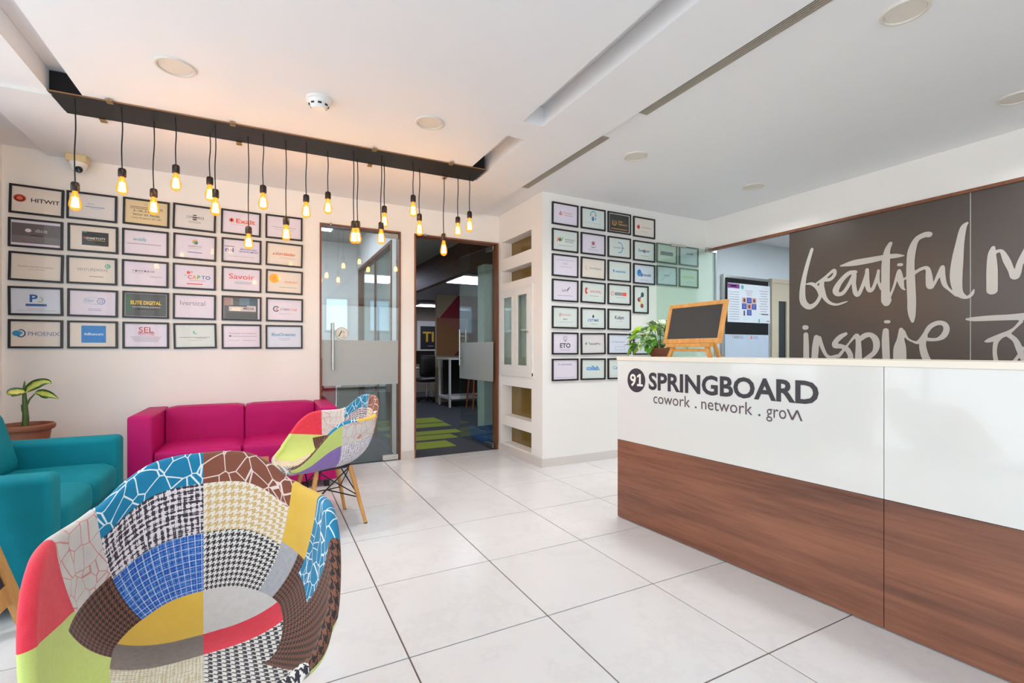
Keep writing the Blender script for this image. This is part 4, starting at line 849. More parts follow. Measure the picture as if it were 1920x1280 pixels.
def g41(P): P.text('unf', 0, -0.010, 0.034, (170, 166, 180), w=0.08, bold=.02); P.poly([(0.02, 0.01), (0.056, 0.044), (0.060, 0.036), (0.03, 0.002)], (150, 148, 160)); lines(P, 0, -0.050, 0.18, 1, G)
def g42(P): P.disc(-0.085, 0.014, 0.018, 0.034, (224, 56, 48)); P.disc(-0.072, 0.014, 0.013, 0.018, (226, 232, 228), .0002); P.text('KALYRAL', 0.035, 0.0, 0.024, (236, 112, 100), w=0.14, bold=.01); lines(P, 0.01, -0.035, 0.12, 1, G)
def g43(P): P.ring(-0.092, 0.006, 0.022, 0.022, 0.008, (236, 150, 120)); P.rect(-0.012, 0.004, 0.096, 0.030, (110, 118, 120)); P.rect(0.068, 0.004, 0.056, 0.036, (240, 100, 70)); P.text('WINGS', -0.012, -0.004, 0.016, (206, 210, 210), w=0.08, bold=.01, lift=.0002); lines(P, 0.02, -0.034, 0.12, 1, G)
def g44(P): P.disc(0.022, 0.054, 0.022, 0.028, (70, 86, 100)); P.poly([(-0.02, 0.016), (-0.008, 0.010), (0.02, 0.044), (0.012, 0.05)], (80, 96, 110)); P.disc(-0.026, 0.0, 0.022, 0.024, (130, 60, 80)); P.disc(-0.020, 0.004, 0.010, 0.012, (232, 110, 80), .0002); P.disc(0.002, -0.030, 0.018, 0.018, (236, 216, 96)); P.disc(0.016, -0.066, 0.022, 0.024, (140, 56, 76)); P.disc(0.014, -0.060, 0.008, 0.010, (210, 90, 90), .0002)
def g51(P): P.text('fortuna', 0.01, 0.018, 0.024, (232, 140, 136), w=0.12); P.rect(-0.062, 0.026, 0.012, 0.034, (232, 130, 126)); P.text('DATA', 0, -0.024, 0.013, K, bold=.02); lines(P, 0.01, -0.046, 0.16, 1, LG)
def g52(P): P.disc(0, 0.020, 0.011, 0.014, (44, 50, 64)); P.poly([(-0.008, 0.026), (0.004, 0.046), (0.008, 0.024)], (44, 50, 64)); P.text('CETIME', 0, -0.030, 0.026, (60, 130, 190), w=0.14, bold=.018); lines(P, 0.01, -0.056, 0.08, 1, G)
def g53(P): P.text('Kubyn', 0, 0.004, 0.038, (84, 80, 110), w=0.12, bold=.02); lines(P, 0, -0.020, 0.10, 1, LG)
def g54(P): lines(P, 0, 0.0, 0.14, 2, G)
def g61(P):
    for k in range(12):
        a = 2*pi*k/12; P.poly([(0.022*cos(a-.07), 0.050+0.022*sin(a-.07)), (0.036*cos(a), 0.050+0.036*sin(a)), (0.022*cos(a+.07), 0.050+0.022*sin(a+.07))], G)
    P.ring(0, 0.050, 0.018, 0.020, 0.004, (120, 120, 130)); P.rect(0, 0.024, 0.012, 0.012, (120, 120, 130)); P.text('ETO', 0, -0.042, 0.046, (84, 84, 96), w=0.125, bold=.03); lines(P, 0, -0.062, 0.12, 1, G)
def g62(P): P.poly([(-0.10, 0.0), (-0.084, 0.018), (-0.080, 0.004), (-0.094, -0.014)], (40, 130, 100)); P.text('TaazaaPro', 0.015, -0.010, 0.022, (90, 90, 92), w=0.15, bold=.01)
def g63(P): P.text('A Associates', -0.01, 0.016, 0.014, (130, 130, 150), w=0.18); P.rect(0.01, -0.045, 0.13, 0.034, (170, 172, 190)); P.rect(0.01, -0.045, 0.124, 0.028, PAL, .0002); lines(P, 0.01, -0.040, 0.10, 2, G)
def g64(P): lines(P, 0, 0.02, 0.15, 3, G, 0.02)
def g71(P): P.text('E commedia', 0, 0.044, 0.022, (130, 128, 150), w=0.16); lines(P, 0, -0.076, 0.22, 1, LG)
def g72(P): P.text('collab.', 0, -0.010, 0.046, (46, 142, 206), w=0.17, bold=.03)
def g73(P): P.text('Cenvest', 0, -0.006, 0.034, (60, 130, 200), w=0.17, bold=.01)
def g25(P): P.rect(0, 0.0, 0.19, 0.044, (70, 90, 120)); P.rect(-0.09, 0.0, 0.02, 0.044, (190, 80, 110), .0001); lines(P, 0.0, 0.0, 0.15, 1, (150, 170, 190), h=.008)
def g26(P): P.text('benefic', 0.02, 0.020, 0.028, (90, 110, 140), w=0.12, bold=.02)
def g35(P): P.text('zephyr', 0, -0.004, 0.024, (100, 120, 146), w=0.10, shear=.3, bold=.02); P.poly([(-0.10, -0.06), (0.09, 0.06), (0.092, 0.056), (-0.096, -0.064)], (150, 170, 196))
def g36(P): P.text('limegrove', 0, -0.004, 0.034, (196, 206, 90), w=0.19, bold=.02); lines(P, 0, -0.05, 0.1, 1, LG)
GRID2 = {(0, 0): (LIL, 'print with a small red triangle', g11), (0, 1): (GRN, 'print with a blue tooth-shaped emblem', g12), (0, 2): (WARM, 'black print with gold lettering', g13), (0, 3): (WARM, 'print with a little red strawberry', g14),
 (1, 0): (GRN, 'print with orange and green letters', g21), (1, 1): (LIL, 'print with a small red and grey emblem', g22), (1, 2): (GRN, 'print with a thin blue open ring', g23), (1, 3): (GRN, 'print with a blue word and orange block', g24), (1, 4): (GRN, 'print with a dark blue banner behind green glass', g25), (1, 5): (PAL, 'pale blue print behind green glass', g26),
 (2, 0): (LIL, 'nearly blank lilac print with faint lines', g31), (2, 1): (WARM, 'print with a beige shell emblem', g32), (2, 2): (GRN, 'print with a teal word and teal drop', g33), (2, 3): (PAL, 'print with a big blue drop emblem', g34), (2, 4): (PAL, 'print with slanted grey script behind green glass', g35), (2, 5): (GRN, 'print with a lime word behind green glass', g36),
 (3, 0): (LIL, 'print with a pale grey arrow emblem', g41), (3, 1): (GRN, 'print with a red crescent and red word', g42), (3, 2): (GRN, 'print with a grey and orange bar', g43),
 (4, 0): (GRN, 'print with faint pink lettering', g51), (4, 1): (GRN, 'print with a dark flame over blue letters', g52), (4, 2): (GRN, 'print with one dark violet word', g53),
 (5, 0): (LIL, 'print with a grey bulb emblem over bold capitals', g61), (5, 1): (GRY, 'print with a small green leaf mark', g62), (5, 2): (PAL, 'print with a thin outlined box', g63), (5, 3): (PAL, 'print mostly hidden by the leafy plant', g64),
 (6, 0): (LIL, 'lilac print with grey text at its top', g71), (6, 1): (GRN, 'print with a bold blue lowercase word', g72), (6, 2): (GRN, 'print half hidden behind the counter', g73)}
Z2T = [2.592, 2.333, 2.084, 1.838, 1.572, 1.314, 1.054]
X2 = [2.639, 2.983, 3.326, 3.673, 4.010, 4.355]
ROW2 = ['top', 'second', 'third', 'fourth', 'fifth', 'sixth', 'bottom']
J2 = {(0, 0): .5, (1, 0): .3, (2, 1): .8, (3, 1): 1.2, (5, 1): -.9, (6, 1): .5, (3, 2): .1, (1, 4): .4, (2, 4): -.2}
for (r, c_), (pa, ds, fn) in GRID2.items():
    picture(X2[c_], Z2T[r]-FH/2-(0.006 if c_ == 3 else 0.0), COLY-0.0005, pa, ds, fn, '%s row, %s column on pier' % (ROW2[r], ORD[c_]), 'framed prints on the white pier', radians(J2.get((r, c_), random.uniform(-.25, .35))))
picture(3.625, 1.838-0.15, COLY-0.0005, GRN, 'upright print with purple and yellow balls', g44, 'above the counter plant', 'framed prints on the white pier', 0.0, 'p')

# ------------------------------------------------------------------ reception counter
cn = thing('reception_counter', 'long white reception counter with a walnut lower front and big dark lettering', 'counter', (2.134, 2.535, 0), atan2(-0.998, 0.0614))
M_WALNUT = wood('walnut_laminate', (84, 50, 38), (164, 106, 78), axis=0, scale=0.7, rough=0.4, coat=0.15, stretch=13)
M_GLOSSW = plain('gloss_white_panel', (222, 222, 217), 0.12, var=0.01, coat=0.4)
M_TOPS = plain('cream_stone_top', (236, 228, 212), 0.25, var=0.04)
SE = 1.531; LE = 3.15
for x0, x1 in ((0.0, SE-0.0012), (SE+0.0012, LE)):
    MB().box(x0, x1, 0.0, 0.014, 0.531, 1.068, 0.0008, 1).build('white_panel', M_GLOSSW, cn)
    MB().box(x0, x1, 0.0, 0.014, 0.006, 0.529, 0.0008, 1).build('walnut_panel', M_WALNUT, cn)
MB().box(0.0, LE, 0.015, 0.34, 0.0, 1.066).build('carcass', M_GLOSSW, cn)
MB().box(-0.004, LE, -0.006, 0.42, 1.068, 1.094, 0.003, 2).build('counter_top', M_TOPS, cn)
MB().box(0.0, LE, 0.34, 0.95, 0.70, 0.735, 0.003, 1).build('desk_shelf', M_TOPS, cn)
MB().box(0.0, 0.02, 0.34, 0.93, 0.0, 0.70).build('end_panel', M_GLOSSW, cn)
INK = (58, 54, 60); WHT = (236, 233, 226); INK2 = (96, 76, 82)
MC = Matrix(((1, 0, 0, 0), (0, 0, -1, -0.0012), (0, 1, 0, 0), (0, 0, 0, 1)))
P = Print(); P.disc(0.173, 0.940, 0.078, 0.078, INK, n=40); badge = P.build('round_badge', cn, MC)
P = Print(); P.text('9', 0.145, 0.903, 0.080, WHT, w=0.052, bold=0.022, lift=.0006); P.build('badge_number', badge, MC)
P = Print(); P.poly([(0.181, 0.903), (0.231, 0.903), (0.231, 0.917), (0.214, 0.917), (0.214, 0.983), (0.202, 0.983), (0.181, 0.970), (0.181, 0.957), (0.198, 0.966), (0.198, 0.917), (0.181, 0.917)], WHT, .0006); P.build('badge_number', badge, MC)
P = Print(); P.text('SPRINGBOARD', 0.782, 0.892, 0.106, INK, w=1.005, bold=0.03); P.build('large_lettering', cn, MC)
for wd_, x0_, w2_ in (('cowork', 0.318, 0.274), ('.', 0.624, 0.013), ('network', 0.667, 0.303), ('.', 1.000, 0.013)):
    P = Print(); P.text(wd_, x0_, 0.806, 0.068, INK2, w=w2_, align='l'); P.build('small_lettering', cn, MC)
P = Print(); P.text('gro', 1.042, 0.806, 0.068, INK2, w=0.098, align='l')
wx, wz, h_ = 1.146, 0.806, 0.049
P.build('small_lettering', cn, MC)
P = Print(); q_ = 0.0045
P.poly([(wx-q_, wz+h_), (wx+q_, wz+h_), (wx+0.022, wz+0.012), (wx+0.044-q_, wz+h_), (wx+0.044+q_, wz+h_), (wx+0.064+q_, wz), (wx+0.064-q_, wz), (wx+0.044, wz+h_-0.012), (wx+0.022+q_, wz), (wx+0.022-q_, wz)], INK2)
P.build('last_letter', cn, MC)

# small chalkboard easel on the counter
ce = thing('chalkboard_easel', 'small blank chalkboard on a beech tabletop easel on the counter', 'chalkboard', (2.31, 2.075, 1.094), -pi/2)
TL = Matrix.Translation((0, 0, 0.085)) @ Matrix.Rotation(radians(-14), 4, 'X')
W2, H2 = 0.222, 0.262
for (x0, x1, z0, z1) in ((-W2, W2, H2-0.026, H2), (-W2, W2, 0, 0.030), (-W2, -W2+0.028, 0.030, H2-0.026), (W2-0.028, W2, 0.030, H2-0.026)):
    MB().box(x0, x1, 0, 0.016, z0, z1, 0.002, 1).xform(TL).build('frame_rail', M_BEECH, ce)
MB().box(-W2+0.026, W2-0.026, 0.005, 0.011, 0.028, H2-0.024).xform(TL).build('slate', plain('chalkboard_slate', (60, 60, 60), 0.7, var=0.05), ce)
MB().box(-0.165, 0.165, -0.032, 0.018, 0.062, 0.083, 0.002, 1).build('tray', M_BEECH, ce)
MB().box(-0.13, 0.14, -0.006, 0.010, 0.034, 0.050, 0.002, 1).build('cross_bar', M_BEECH, ce)
for s_ in (-1, 1):
    m = MB(); m.prism([(s_*0.130-0.013, -0.008, 0.064), (s_*0.130+0.013, -0.008, 0.064), (s_*0.158+0.013, -0.014, 0.0), (s_*0.158-0.013, -0.014, 0.0)], (0, 0.018, 0)); m.build('leg', M_BEECH, ce)
m = MB(); m.prism([(0.070, 0.05, 0.20), (0.092, 0.05, 0.20), (0.108, 0.14, 0.0), (0.086, 0.14, 0.0)], (0, 0.014, 0)); m.build('rear_leg', M_BEECH, ce)

# ------------------------------------------------------------------ plants
def leaf_mat(name, c1, c2, c3, amount=0.5, scale=9):
    m, nt, b = new_mat(name); v = coords(nt, 'Generated'); oi = N(nt, 'ShaderNodeObjectInfo')
    n = noise(nt, coords(nt, 'Object', (30, 30, 30)), scale*.3, 3)
    r = N(nt, 'ShaderNodeValToRGB'); r.color_ramp.elements[0].position = amount-0.06; r.color_ramp.elements[1].position = amount+0.06
    r.color_ramp.elements[0].color = lin(c1); r.color_ramp.elements[1].color = lin(c2); L(nt, n, r.inputs[0])
    L(nt, mixc(nt, math_node(nt, 'MULTIPLY', oi.outputs['Random'], 0.6), r.outputs[0], lin(c3)), b.inputs['Base Color'])
    b.inputs['Roughness'].default_value = 0.35
    return m
def leaf_mesh(name, l, w_, mat, n=8, droop=0.25, cup=0.2, heart=0.0):
    """blade along +y with a folded midrib, thin but solid"""
    vv, ff = [], []
    for sgn in (1, -1):
        for i in range(n+1):
            t = i/n; wd = w_*(sin(pi*min(1, t*0.92+0.08))**0.8)*(1-0.25*t) if i < n else 0.0
            y = l*t - heart*l*(1-t)**3*0.15; z = -droop*l*t*t
            for k, x in enumerate((-1, -0.5, 0, 0.5, 1)): vv.append((x*wd*0.5, y-heart*abs(x)*l*0.18*(1-t)**2, z+cup*abs(x)*wd*0.5+sgn*0.0006))
    m_ = 5*(n+1)
    for i in range(n):
        for k in range(4):
            a = i*5+k; ff.append((a, a+1, a+6, a+5)); ff.append((m_+a, m_+a+5, m_+a+6, m_+a+1))
    me = bpy.data.meshes.new(name); me.from_pydata(vv, [], ff); me.update(); me.materials.append(mat)
    for p in me.polygons: p.use_smooth = True
    return me
pt = thing('pothos_plant', 'bushy green and white pothos in a shallow brown pot on the counter', 'plant', (2.43, 2.435, 1.094))
MB().lathe([(0, 0), (0.062, 0), (0.090, 0.048), (0.094, 0.050), (0.094, 0.058), (0.086, 0.058), (0.082, 0.046), (0, 0.046)], 28).build('pot', M_TERRA, pt, True)
MB().lathe([(0, 0.052), (0.05, 0.050), (0.083, 0.047)], 20).build('soil', M_SOIL, pt)
LG1 = leaf_mat('pothos_leaf', (58, 128, 30), (116, 176, 54), (86, 150, 36), 0.55)
LG2 = leaf_mat('pothos_leaf_variegated', (74, 140, 46), (226, 232, 212), (150, 190, 110), 0.47)
LG3 = leaf_mat('pothos_leaf_young', (140, 186, 36), (176, 206, 60), (150, 190, 40), 0.5)
lmes = [leaf_mesh('leaf', 0.085, 0.062, LG1, heart=1), leaf_mesh('leaf', 0.075, 0.055, LG2, heart=1), leaf_mesh('leaf', 0.070, 0.050, LG3, heart=1)]
rl = random.Random(11)
stems = MB()
for k in range(84):
    a = rl.uniform(0, 2*pi); u_ = rl.random(); el = rl.uniform(0.15, 1.45)
    R_ = 0.105+0.045*rl.random()
    p = Vector((cos(a)*cos(el)*R_*1.25*(0.75+.25*u_), sin(a)*cos(el)*R_*1.25*(0.75+.25*u_), 0.065+sin(el)*(0.12+0.07*rl.random())))
    if k % 6 == 0: p = Vector((cos(a)*0.14, sin(a)*0.14, 0.03+0.06*rl.random()))
    p.x = max(-0.25, p.x*1.3-0.02); p.y = max(-0.05, p.y)
    p.z = max(p.z, 0.075)
    if k % 2 == 0: stems.tube([(p.x*.2, p.y*.2, 0.05), (p.x*.6, p.y*.6, p.z*.7+.02), tuple(p)], 0.0018, 5)
    place('leaf', lmes[[0, 1, 1, 1, 2, 0, 1][k % 7]], pt, p, (rl.uniform(-0.9, 0.3), rl.uniform(-.5, .5), a-pi/2+rl.uniform(-.5, .5)), (rl.uniform(.75, 1.15),)*3)
stems.build('stems', plain('pothos_stem', (96, 140, 60), 0.5), pt, True)

dp = thing('dumb_cane_plant', 'young dumb cane with three striped leaves in a terracotta pot', 'plant', (-1.49, 4.50, 0.36))
MB().lathe([(0, 0), (0.105, 0), (0.135, 0.215), (0.150, 0.222), (0.158, 0.232), (0.158, 0.252), (0.148, 0.262), (0.138, 0.258), (0.130, 0.235), (0, 0.235)], 36).build('pot', M_TERRA, dp, True)
MB().lathe([(0, 0.240), (0.08, 0.238), (0.131, 0.236)], 24).build('soil', M_SOIL, dp)
st = MB(); st.tube([(0, 0, 0.235), (0.004, 0, 0.30), (0.0, 0, 0.40), (-0.004, 0, 0.50), (-0.002, 0, 0.56)], [0.020, 0.018, 0.014, 0.010, 0.003], 10); st.tube([(0.004, 0, 0.30), (-0.012, -0.004, 0.36), (-0.018, -0.004, 0.40)], [0.008, 0.006, 0.002], 6); st.build('stem', plain('cane_stem', (74, 96, 40), 0.5, var=0.3, vscale=25), dp, True)
def cane_leaf_mat():
    m, nt, b = new_mat('dumb_cane_leaf'); v = coords(nt, 'UV')
    sx = N(nt, 'ShaderNodeSeparateXYZ'); L(nt, v, sx.inputs[0])
    d = math_node(nt, 'ABSOLUTE', math_node(nt, 'SUBTRACT', sx.outputs[0], 0.5)); n = noise(nt, v, 9, 4)
    f = math_node(nt, 'ADD', math_node(nt, 'MULTIPLY', d, 2.2), math_node(nt, 'MULTIPLY', math_node(nt, 'SUBTRACT', n, 0.5), 0.9))
    r = N(nt, 'ShaderNodeValToRGB'); r.color_ramp.elements[0].position = 0.35; r.color_ramp.elements[1].position = 0.75
    r.color_ramp.elements[0].color = lin((206, 204, 96)); r.color_ramp.elements[1].color = lin((44, 82, 28)); L(nt, f, r.inputs[0]); L(nt, r.outputs[0], b.inputs['Base Color'])
    b.inputs['Roughness'].default_value = 0.3; return m
CL = cane_leaf_mat()
def rib_leaf(rib, depth=-0.03, side=0.35):
    """blade following a midrib (x, z, width); it arches towards -y and its halves are folded up"""
    P_ = catmull(rib, 5); n = len(P_); vv, ff = [], []
    for sgn in (0.0, 0.0014):
        for i, (x, z, w_) in enumerate(P_):
            a_, b2 = P_[max(i-1, 0)], P_[min(i+1, n-1)]; d = Vector((b2[0]-a_[0], b2[1]-a_[1])); d = d.normalized() if d.length > 1e-6 else Vector((1, 0))
            q = Vector((-d.y, d.x)); y = depth*sin(pi*0.6*i/(n-1))
            for k in (-1, -0.5, 0, 0.5, 1): vv.append((x+q.x*k*w_/2, y-side*abs(k)*w_/2+sgn-0.02*k*w_/0.05*0.5, z+q.y*k*w_/2))
    m_ = 5*n
    for i in range(n-1):
        for k in range(4):
            a_ = i*5+k; ff.append((a_, a_+1, a_+6, a_+5)); ff.append((m_+a_, m_+a_+5, m_+a_+6, m_+a_+1))
    me = bpy.data.meshes.new('leaf'); me.from_pydata(vv, [], ff); uv = me.uv_layers.new(name='UVMap')
    for p in me.polygons:
        p.use_smooth = True
        for li in p.loop_indices:
            vi = me.loops[li].vertex_index % m_; uv.data[li].uv = ((vi % 5)/4.0, (vi//5)/(n-1))
    me.materials.append(CL); place('leaf', me, dp)
def cl_(x, y, w_): return ((x/9.146-45)*0.0029, 0.261-((y/9.146-105)*0.0037), w_*0.00037)
rib_leaf([cl_(440, 405, 40), cl_(520, 335, 130), cl_(640, 270, 165), cl_(760, 230, 130), cl_(850, 235, 90), cl_(890, 275, 5)], -0.05)
rib_leaf([cl_(580, 435, 20), cl_(680, 425, 130), cl_(790, 440, 175), cl_(900, 465, 125), cl_(1030, 535, 4)], -0.06)
rib_leaf([cl_(440, 400, 50), cl_(370, 395, 135), cl_(280, 395, 160), cl_(215, 405, 120), cl_(185, 450, 8)], -0.04)
MB().tube([(0.010, 0, 0.395), (0.024, -0.006, 0.430), cl_(575, 440, 0)[:1]+(-0.004,)+cl_(575, 440, 0)[1:2]], [0.007, 0.0055, 0.004], 8).build('leaf_stalk', MATS['cane_stem'], dp, True)
ps = thing('plant_stand', 'small wooden stand under the terracotta plant pot in the corner', 'stand', (-1.49, 4.50, 0))
MB().box(-0.15, 0.15, -0.15, 0.15, 0.335, 0.36, 0.003, 1).build('stand_top', M_BEECH, ps)
for sx in (-0.12, 0.12):
    for sy in (-0.12, 0.12): MB().box(sx-0.015, sx+0.015, sy-0.015, sy+0.015, 0, 0.335).build('leg', M_BEECH, ps)

# ------------------------------------------------------------------ wall cabinet in the pier niche
wc = thing('niche_cabinet', 'white wall cabinet with two glass doors built into the pier niche', 'cabinet', (COLX, NY0, 0.905))
l = NY1-NY0; hh = 0.875
b_ = MB(); b_.box(0.0, 0.30, 0.002, 0.02, 0.002, hh-.002); b_.box(0.0, 0.30, l-0.02, l-.002, 0.002, hh-.002); b_.box(0, 0.30, 0.02, l-0.02, hh-0.02, hh-.002); b_.box(0, 0.30, 0.02, l-0.02, 0.002, 0.02); b_.box(0.285, 0.30, 0.02, l-0.02, 0.02, hh-0.02); b_.build('carcass', M_WHITE, wc)
MB().box(0.03, 0.28, 0.02, l-0.02, 0.44, 0.455).build('shelf', M_WHITE, wc)
for k in range(2):
    y0, y1 = 0.004+k*l/2, l/2*(k+1)-0.004
    d = MB(); d.box(-0.02, 0.0, y0, y1, 0.0, 0.075, .002, 1); d.box(-0.02, 0.0, y0, y1, hh-0.065, hh, .002, 1); d.box(-0.02, 0.0, y0, y0+0.065, 0.075, hh-0.065, .002, 1); d.box(-0.02, 0.0, y1-0.065, y1, 0.075, hh-0.065, .002, 1)
    dd = d.build('door', M_WHITE, wc)
    MB().box(-0.012, -0.008, y0+0.065, y1-0.065, 0.075, hh-0.065).build('pane', M_GLASS, dd)
    if k == 0: MB().lathe([(0, 0), (0.005, 0), (0.005, 0.012), (0.011, 0.018), (0.009, 0.026), (0, 0.028)], 14, (-0.02, y0+0.03, 0.42), Matrix.Rotation(-pi/2, 4, 'Y')).build('knob', M_BRASS, dd, True)
m = MB(); m.box(-0.014, 0.0, -0.03, 0.0, -0.03, hh+0.03); m.box(-0.014, 0.0, l, l+0.03, -0.03, hh+0.03); m.box(-0.014, 0.0, 0, l, hh, hh+0.03); m.box(-0.018, 0.0, -0.03, l+0.03, -0.045, -0.0); m.build('surround', M_WHITE, wc)
t = thing('dark_box', 'small dark box standing inside the glass-fronted niche cabinet', 'box', (COLX+0.10, NY0+0.10, 0.905+0.02))
MB().box(0, 0.10, 0, 0.14, 0, 0.11, 0.003, 1).build('body', plain('dark_blue_box', (44, 52, 66), 0.6), t); MB().box(-0.003, 0, 0.02, 0.12, 0.03, 0.09).build('label_plate', plain('box_label', (88, 96, 110), 0.6), t)

# ------------------------------------------------------------------ sofas
def velvet(name, c1, c2, c3):
    m, nt, b = new_mat(name); v = coords(nt)
    n = noise(nt, v, 5.0, 4, 0.6); n2 = noise(nt, v, 180.0, 2)
    c = mixc(nt, n, lin(c1), lin(c2)); c = mixc(nt, math_node(nt, 'MULTIPLY', n2, 0.25), c, lin(c3)); L(nt, c, b.inputs['Base Color'])
    b.inputs['Roughness'].default_value = 0.75; b.inputs['Sheen Weight'].default_value = 0.2; b.inputs['Specular IOR Level'].default_value = 0.2; b.inputs['Sheen Roughness'].default_value = 0.4; b.inputs['Sheen Tint'].default_value = lin(c3)
    bump(nt, b, n2, 0.15, 0.001); return m
M_MAG = velvet('magenta_leatherette', (166, 6, 92), (190, 12, 108), (200, 34, 122)); M_MAG.node_tree.nodes['Principled BSDF'].inputs['Sheen Weight'].default_value = 0.0; M_MAG.node_tree.nodes['Principled BSDF'].inputs['Roughness'].default_value = 0.55; M_MAG.node_tree.nodes['Principled BSDF'].inputs['Specular IOR Level'].default_value = 0.25
M_TEALV = velvet('teal_velvet', (0, 100, 116), (0, 130, 146), (10, 160, 176))
sf = thing('magenta_sofa', 'magenta two-seat sofa with square arms against the back wall', 'sofa', (-0.165, 4.53, 0))
for x0, x1 in ((-0.70, -0.555), (0.565, 0.70)): MB().box(x0, x1, -0.34, 0.34, 0.06, 0.667, 0.018, 3).build('arm', M_MAG, sf, True)
MB().box(-0.555, 0.565, -0.31, 0.34, 0.06, 0.24, 0.01, 2).build('base', M_MAG, sf, True)
for x0, x1 in ((-0.553, 0.004), (0.006, 0.563)):
    MB().cushion(x0, x1, -0.335, 0.17, 0.235, 0.405, 0.03, 0.012, 8).build('seat_cushion', M_MAG, sf, True)
    MB().cushion(x0, x1, 0.12, 0.34, 0.24, 0.668, 0.025, 0.008, 8).build('backrest', M_MAG, sf, True)
for x in (-0.62, 0.62):
    for y in (-0.28, 0.28): MB().lathe([(0, 0), (0.02, 0), (0.026, 0.06), (0, 0.06)], 12, (x, y, 0)).build('foot', M_BLACK, sf)
ts = thing('teal_armchair', 'teal velvet armchair with broad rounded arms at the left edge', 'armchair', (-1.22, 3.335, 0))
AY = 0.615
for s_ in (-1, 1):
    y0, y1 = (-AY, -AY+0.16) if s_ < 0 else (AY-0.16, AY)
    MB().box(-0.42, 0.395, y0, y1, 0.05, 0.592, 0.035, 4).build('arm', M_TEALV, ts, True)
MB().box(-0.40, 0.36, -AY+0.16, AY-0.16, 0.05, 0.27, 0.012, 2).build('base', M_TEALV, ts, True)
MB().box(-0.44, -0.26, -AY+0.02, AY-0.02, 0.05, 0.70, 0.04, 4).build('back_frame', M_TEALV, ts, True)
for k, (y0, y1) in enumerate(((-AY+0.163, -0.002), (0.002, AY-0.163))):
    MB().cushion(-0.20, 0.392, y0, y1, 0.262, 0.435, 0.05, 0.018, 10).build('seat_cushion', M_TEALV, ts, 'all')
    m = MB().cushion(-0.09, 0.09, y0, y1, -0.20, 0.20, 0.07, 0.03, 10); m.xform(Matrix.Translation((-0.17, 0, 0.60)) @ Matrix.Rotation(radians(-14), 4, 'Y')); m.build('back_cushion', M_TEALV, ts, 'all')
for x in (-0.36, 0.34):
    for y in (-0.54, 0.54): MB().lathe([(0, 0), (0.02, 0), (0.026, 0.05), (0, 0.05)], 12, (x, y, 0)).build('foot', M_BLACK, ts)

# low wooden table between the sofas, mostly hidden by the near chair
ct = thing('coffee_table', 'low orange-brown wooden table hidden between the sofas and patchwork chair', 'table', (-0.24, 3.34, 0))
M_TABLE = wood('orange_brown_wood', (150, 84, 44), (190, 116, 66), axis=0, rough=0.4)
MB().box(-0.34, 0.26, -0.24, 0.24, 0.39, 0.425, 0.004, 1).build('table_top', M_TABLE, ct)
for x in (-0.30, 0.22):
    for y in (-0.20, 0.20): MB().box(x-0.022, x+0.022, y-0.022, y+0.022, 0, 0.39).build('leg', M_TABLE, ct)

# floor-standing sign board at the left edge (only its foot is in the picture)
ez = thing('sign_easel', 'wooden A-frame sign board cut off by the left edge of the picture', 'easel', (-0.855, 2.36, 0))
M_PINE = wood('pine_wood', (168, 118, 60), (206, 156, 92), axis=2, rough=0.5, stretch=24)
def lean(m): return m.xform(Matrix.Rotation(radians(-17), 4, 'Y'))
lean(MB().box(-0.012, 0.012, 0.215, 0.285, 0.0, 1.05, 0.002, 1)).build('stile', M_PINE, ez)
lean(MB().box(-0.012, 0.012, -0.285, -0.215, 0.0, 1.05, 0.002, 1)).build('stile', M_PINE, ez)
lean(MB().box(-0.010, 0.014, -0.215, 0.215, 0.145, 0.215, 0.002, 1)).build('lower_rail', M_PINE, ez)
lean(MB().box(-0.010, 0.014, -0.215, 0.215, 0.98, 1.05, 0.002, 1)).build('upper_rail', M_PINE, ez)
lean(MB().box(-0.006, 0.006, -0.215, 0.215, 0.215, 0.98)).build('slate', plain('dark_slate_board', (36, 30, 44), 0.6), ez)
for y in (-0.25, 0.255): MB().tube([(-0.30, y, 1.0), (-0.52, y, 0.0)], 0.016, 6).build('rear_leg', M_PINE, ez)

# ------------------------------------------------------------------ patchwork bucket chairs
def uvm(nt, s=1.0):
    tc = nt.nodes.new('ShaderNodeTexCoord'); mp = nt.nodes.new('ShaderNodeMapping'); mp.inputs['Scale'].default_value = (s, s, s)
    L(nt, tc.outputs['UV'], mp.inputs['Vector']); return mp.outputs[0]
def fab_finish(nt, b, scale=500):
    b.inputs['Roughness'].default_value = 0.85; b.inputs['Sheen Weight'].default_value = 0.15
    bump(nt, b, noise(nt, uvm(nt), scale, 2), 0.35, 0.0012)
def fab_plain(name, c1, c2, scale=60, weave=True):
    m, nt, b = new_mat(name); v = uvm(nt); n = noise(nt, v, scale, 3, .6); f = n
    if weave:
        s = N(nt, 'ShaderNodeSeparateXYZ'); L(nt, v, s.inputs[0])
        wv = math_node(nt, 'MULTIPLY', math_node(nt, 'SINE', math_node(nt, 'MULTIPLY', s.outputs[0], 1500.0)), math_node(nt, 'SINE', math_node(nt, 'MULTIPLY', s.outputs[1], 1500.0)))
        f = math_node(nt, 'ADD', math_node(nt, 'MULTIPLY', wv, 0.22), n)
    L(nt, mixc(nt, f, lin(c1), lin(c2)), b.inputs['Base Color']); fab_finish(nt, b); return m
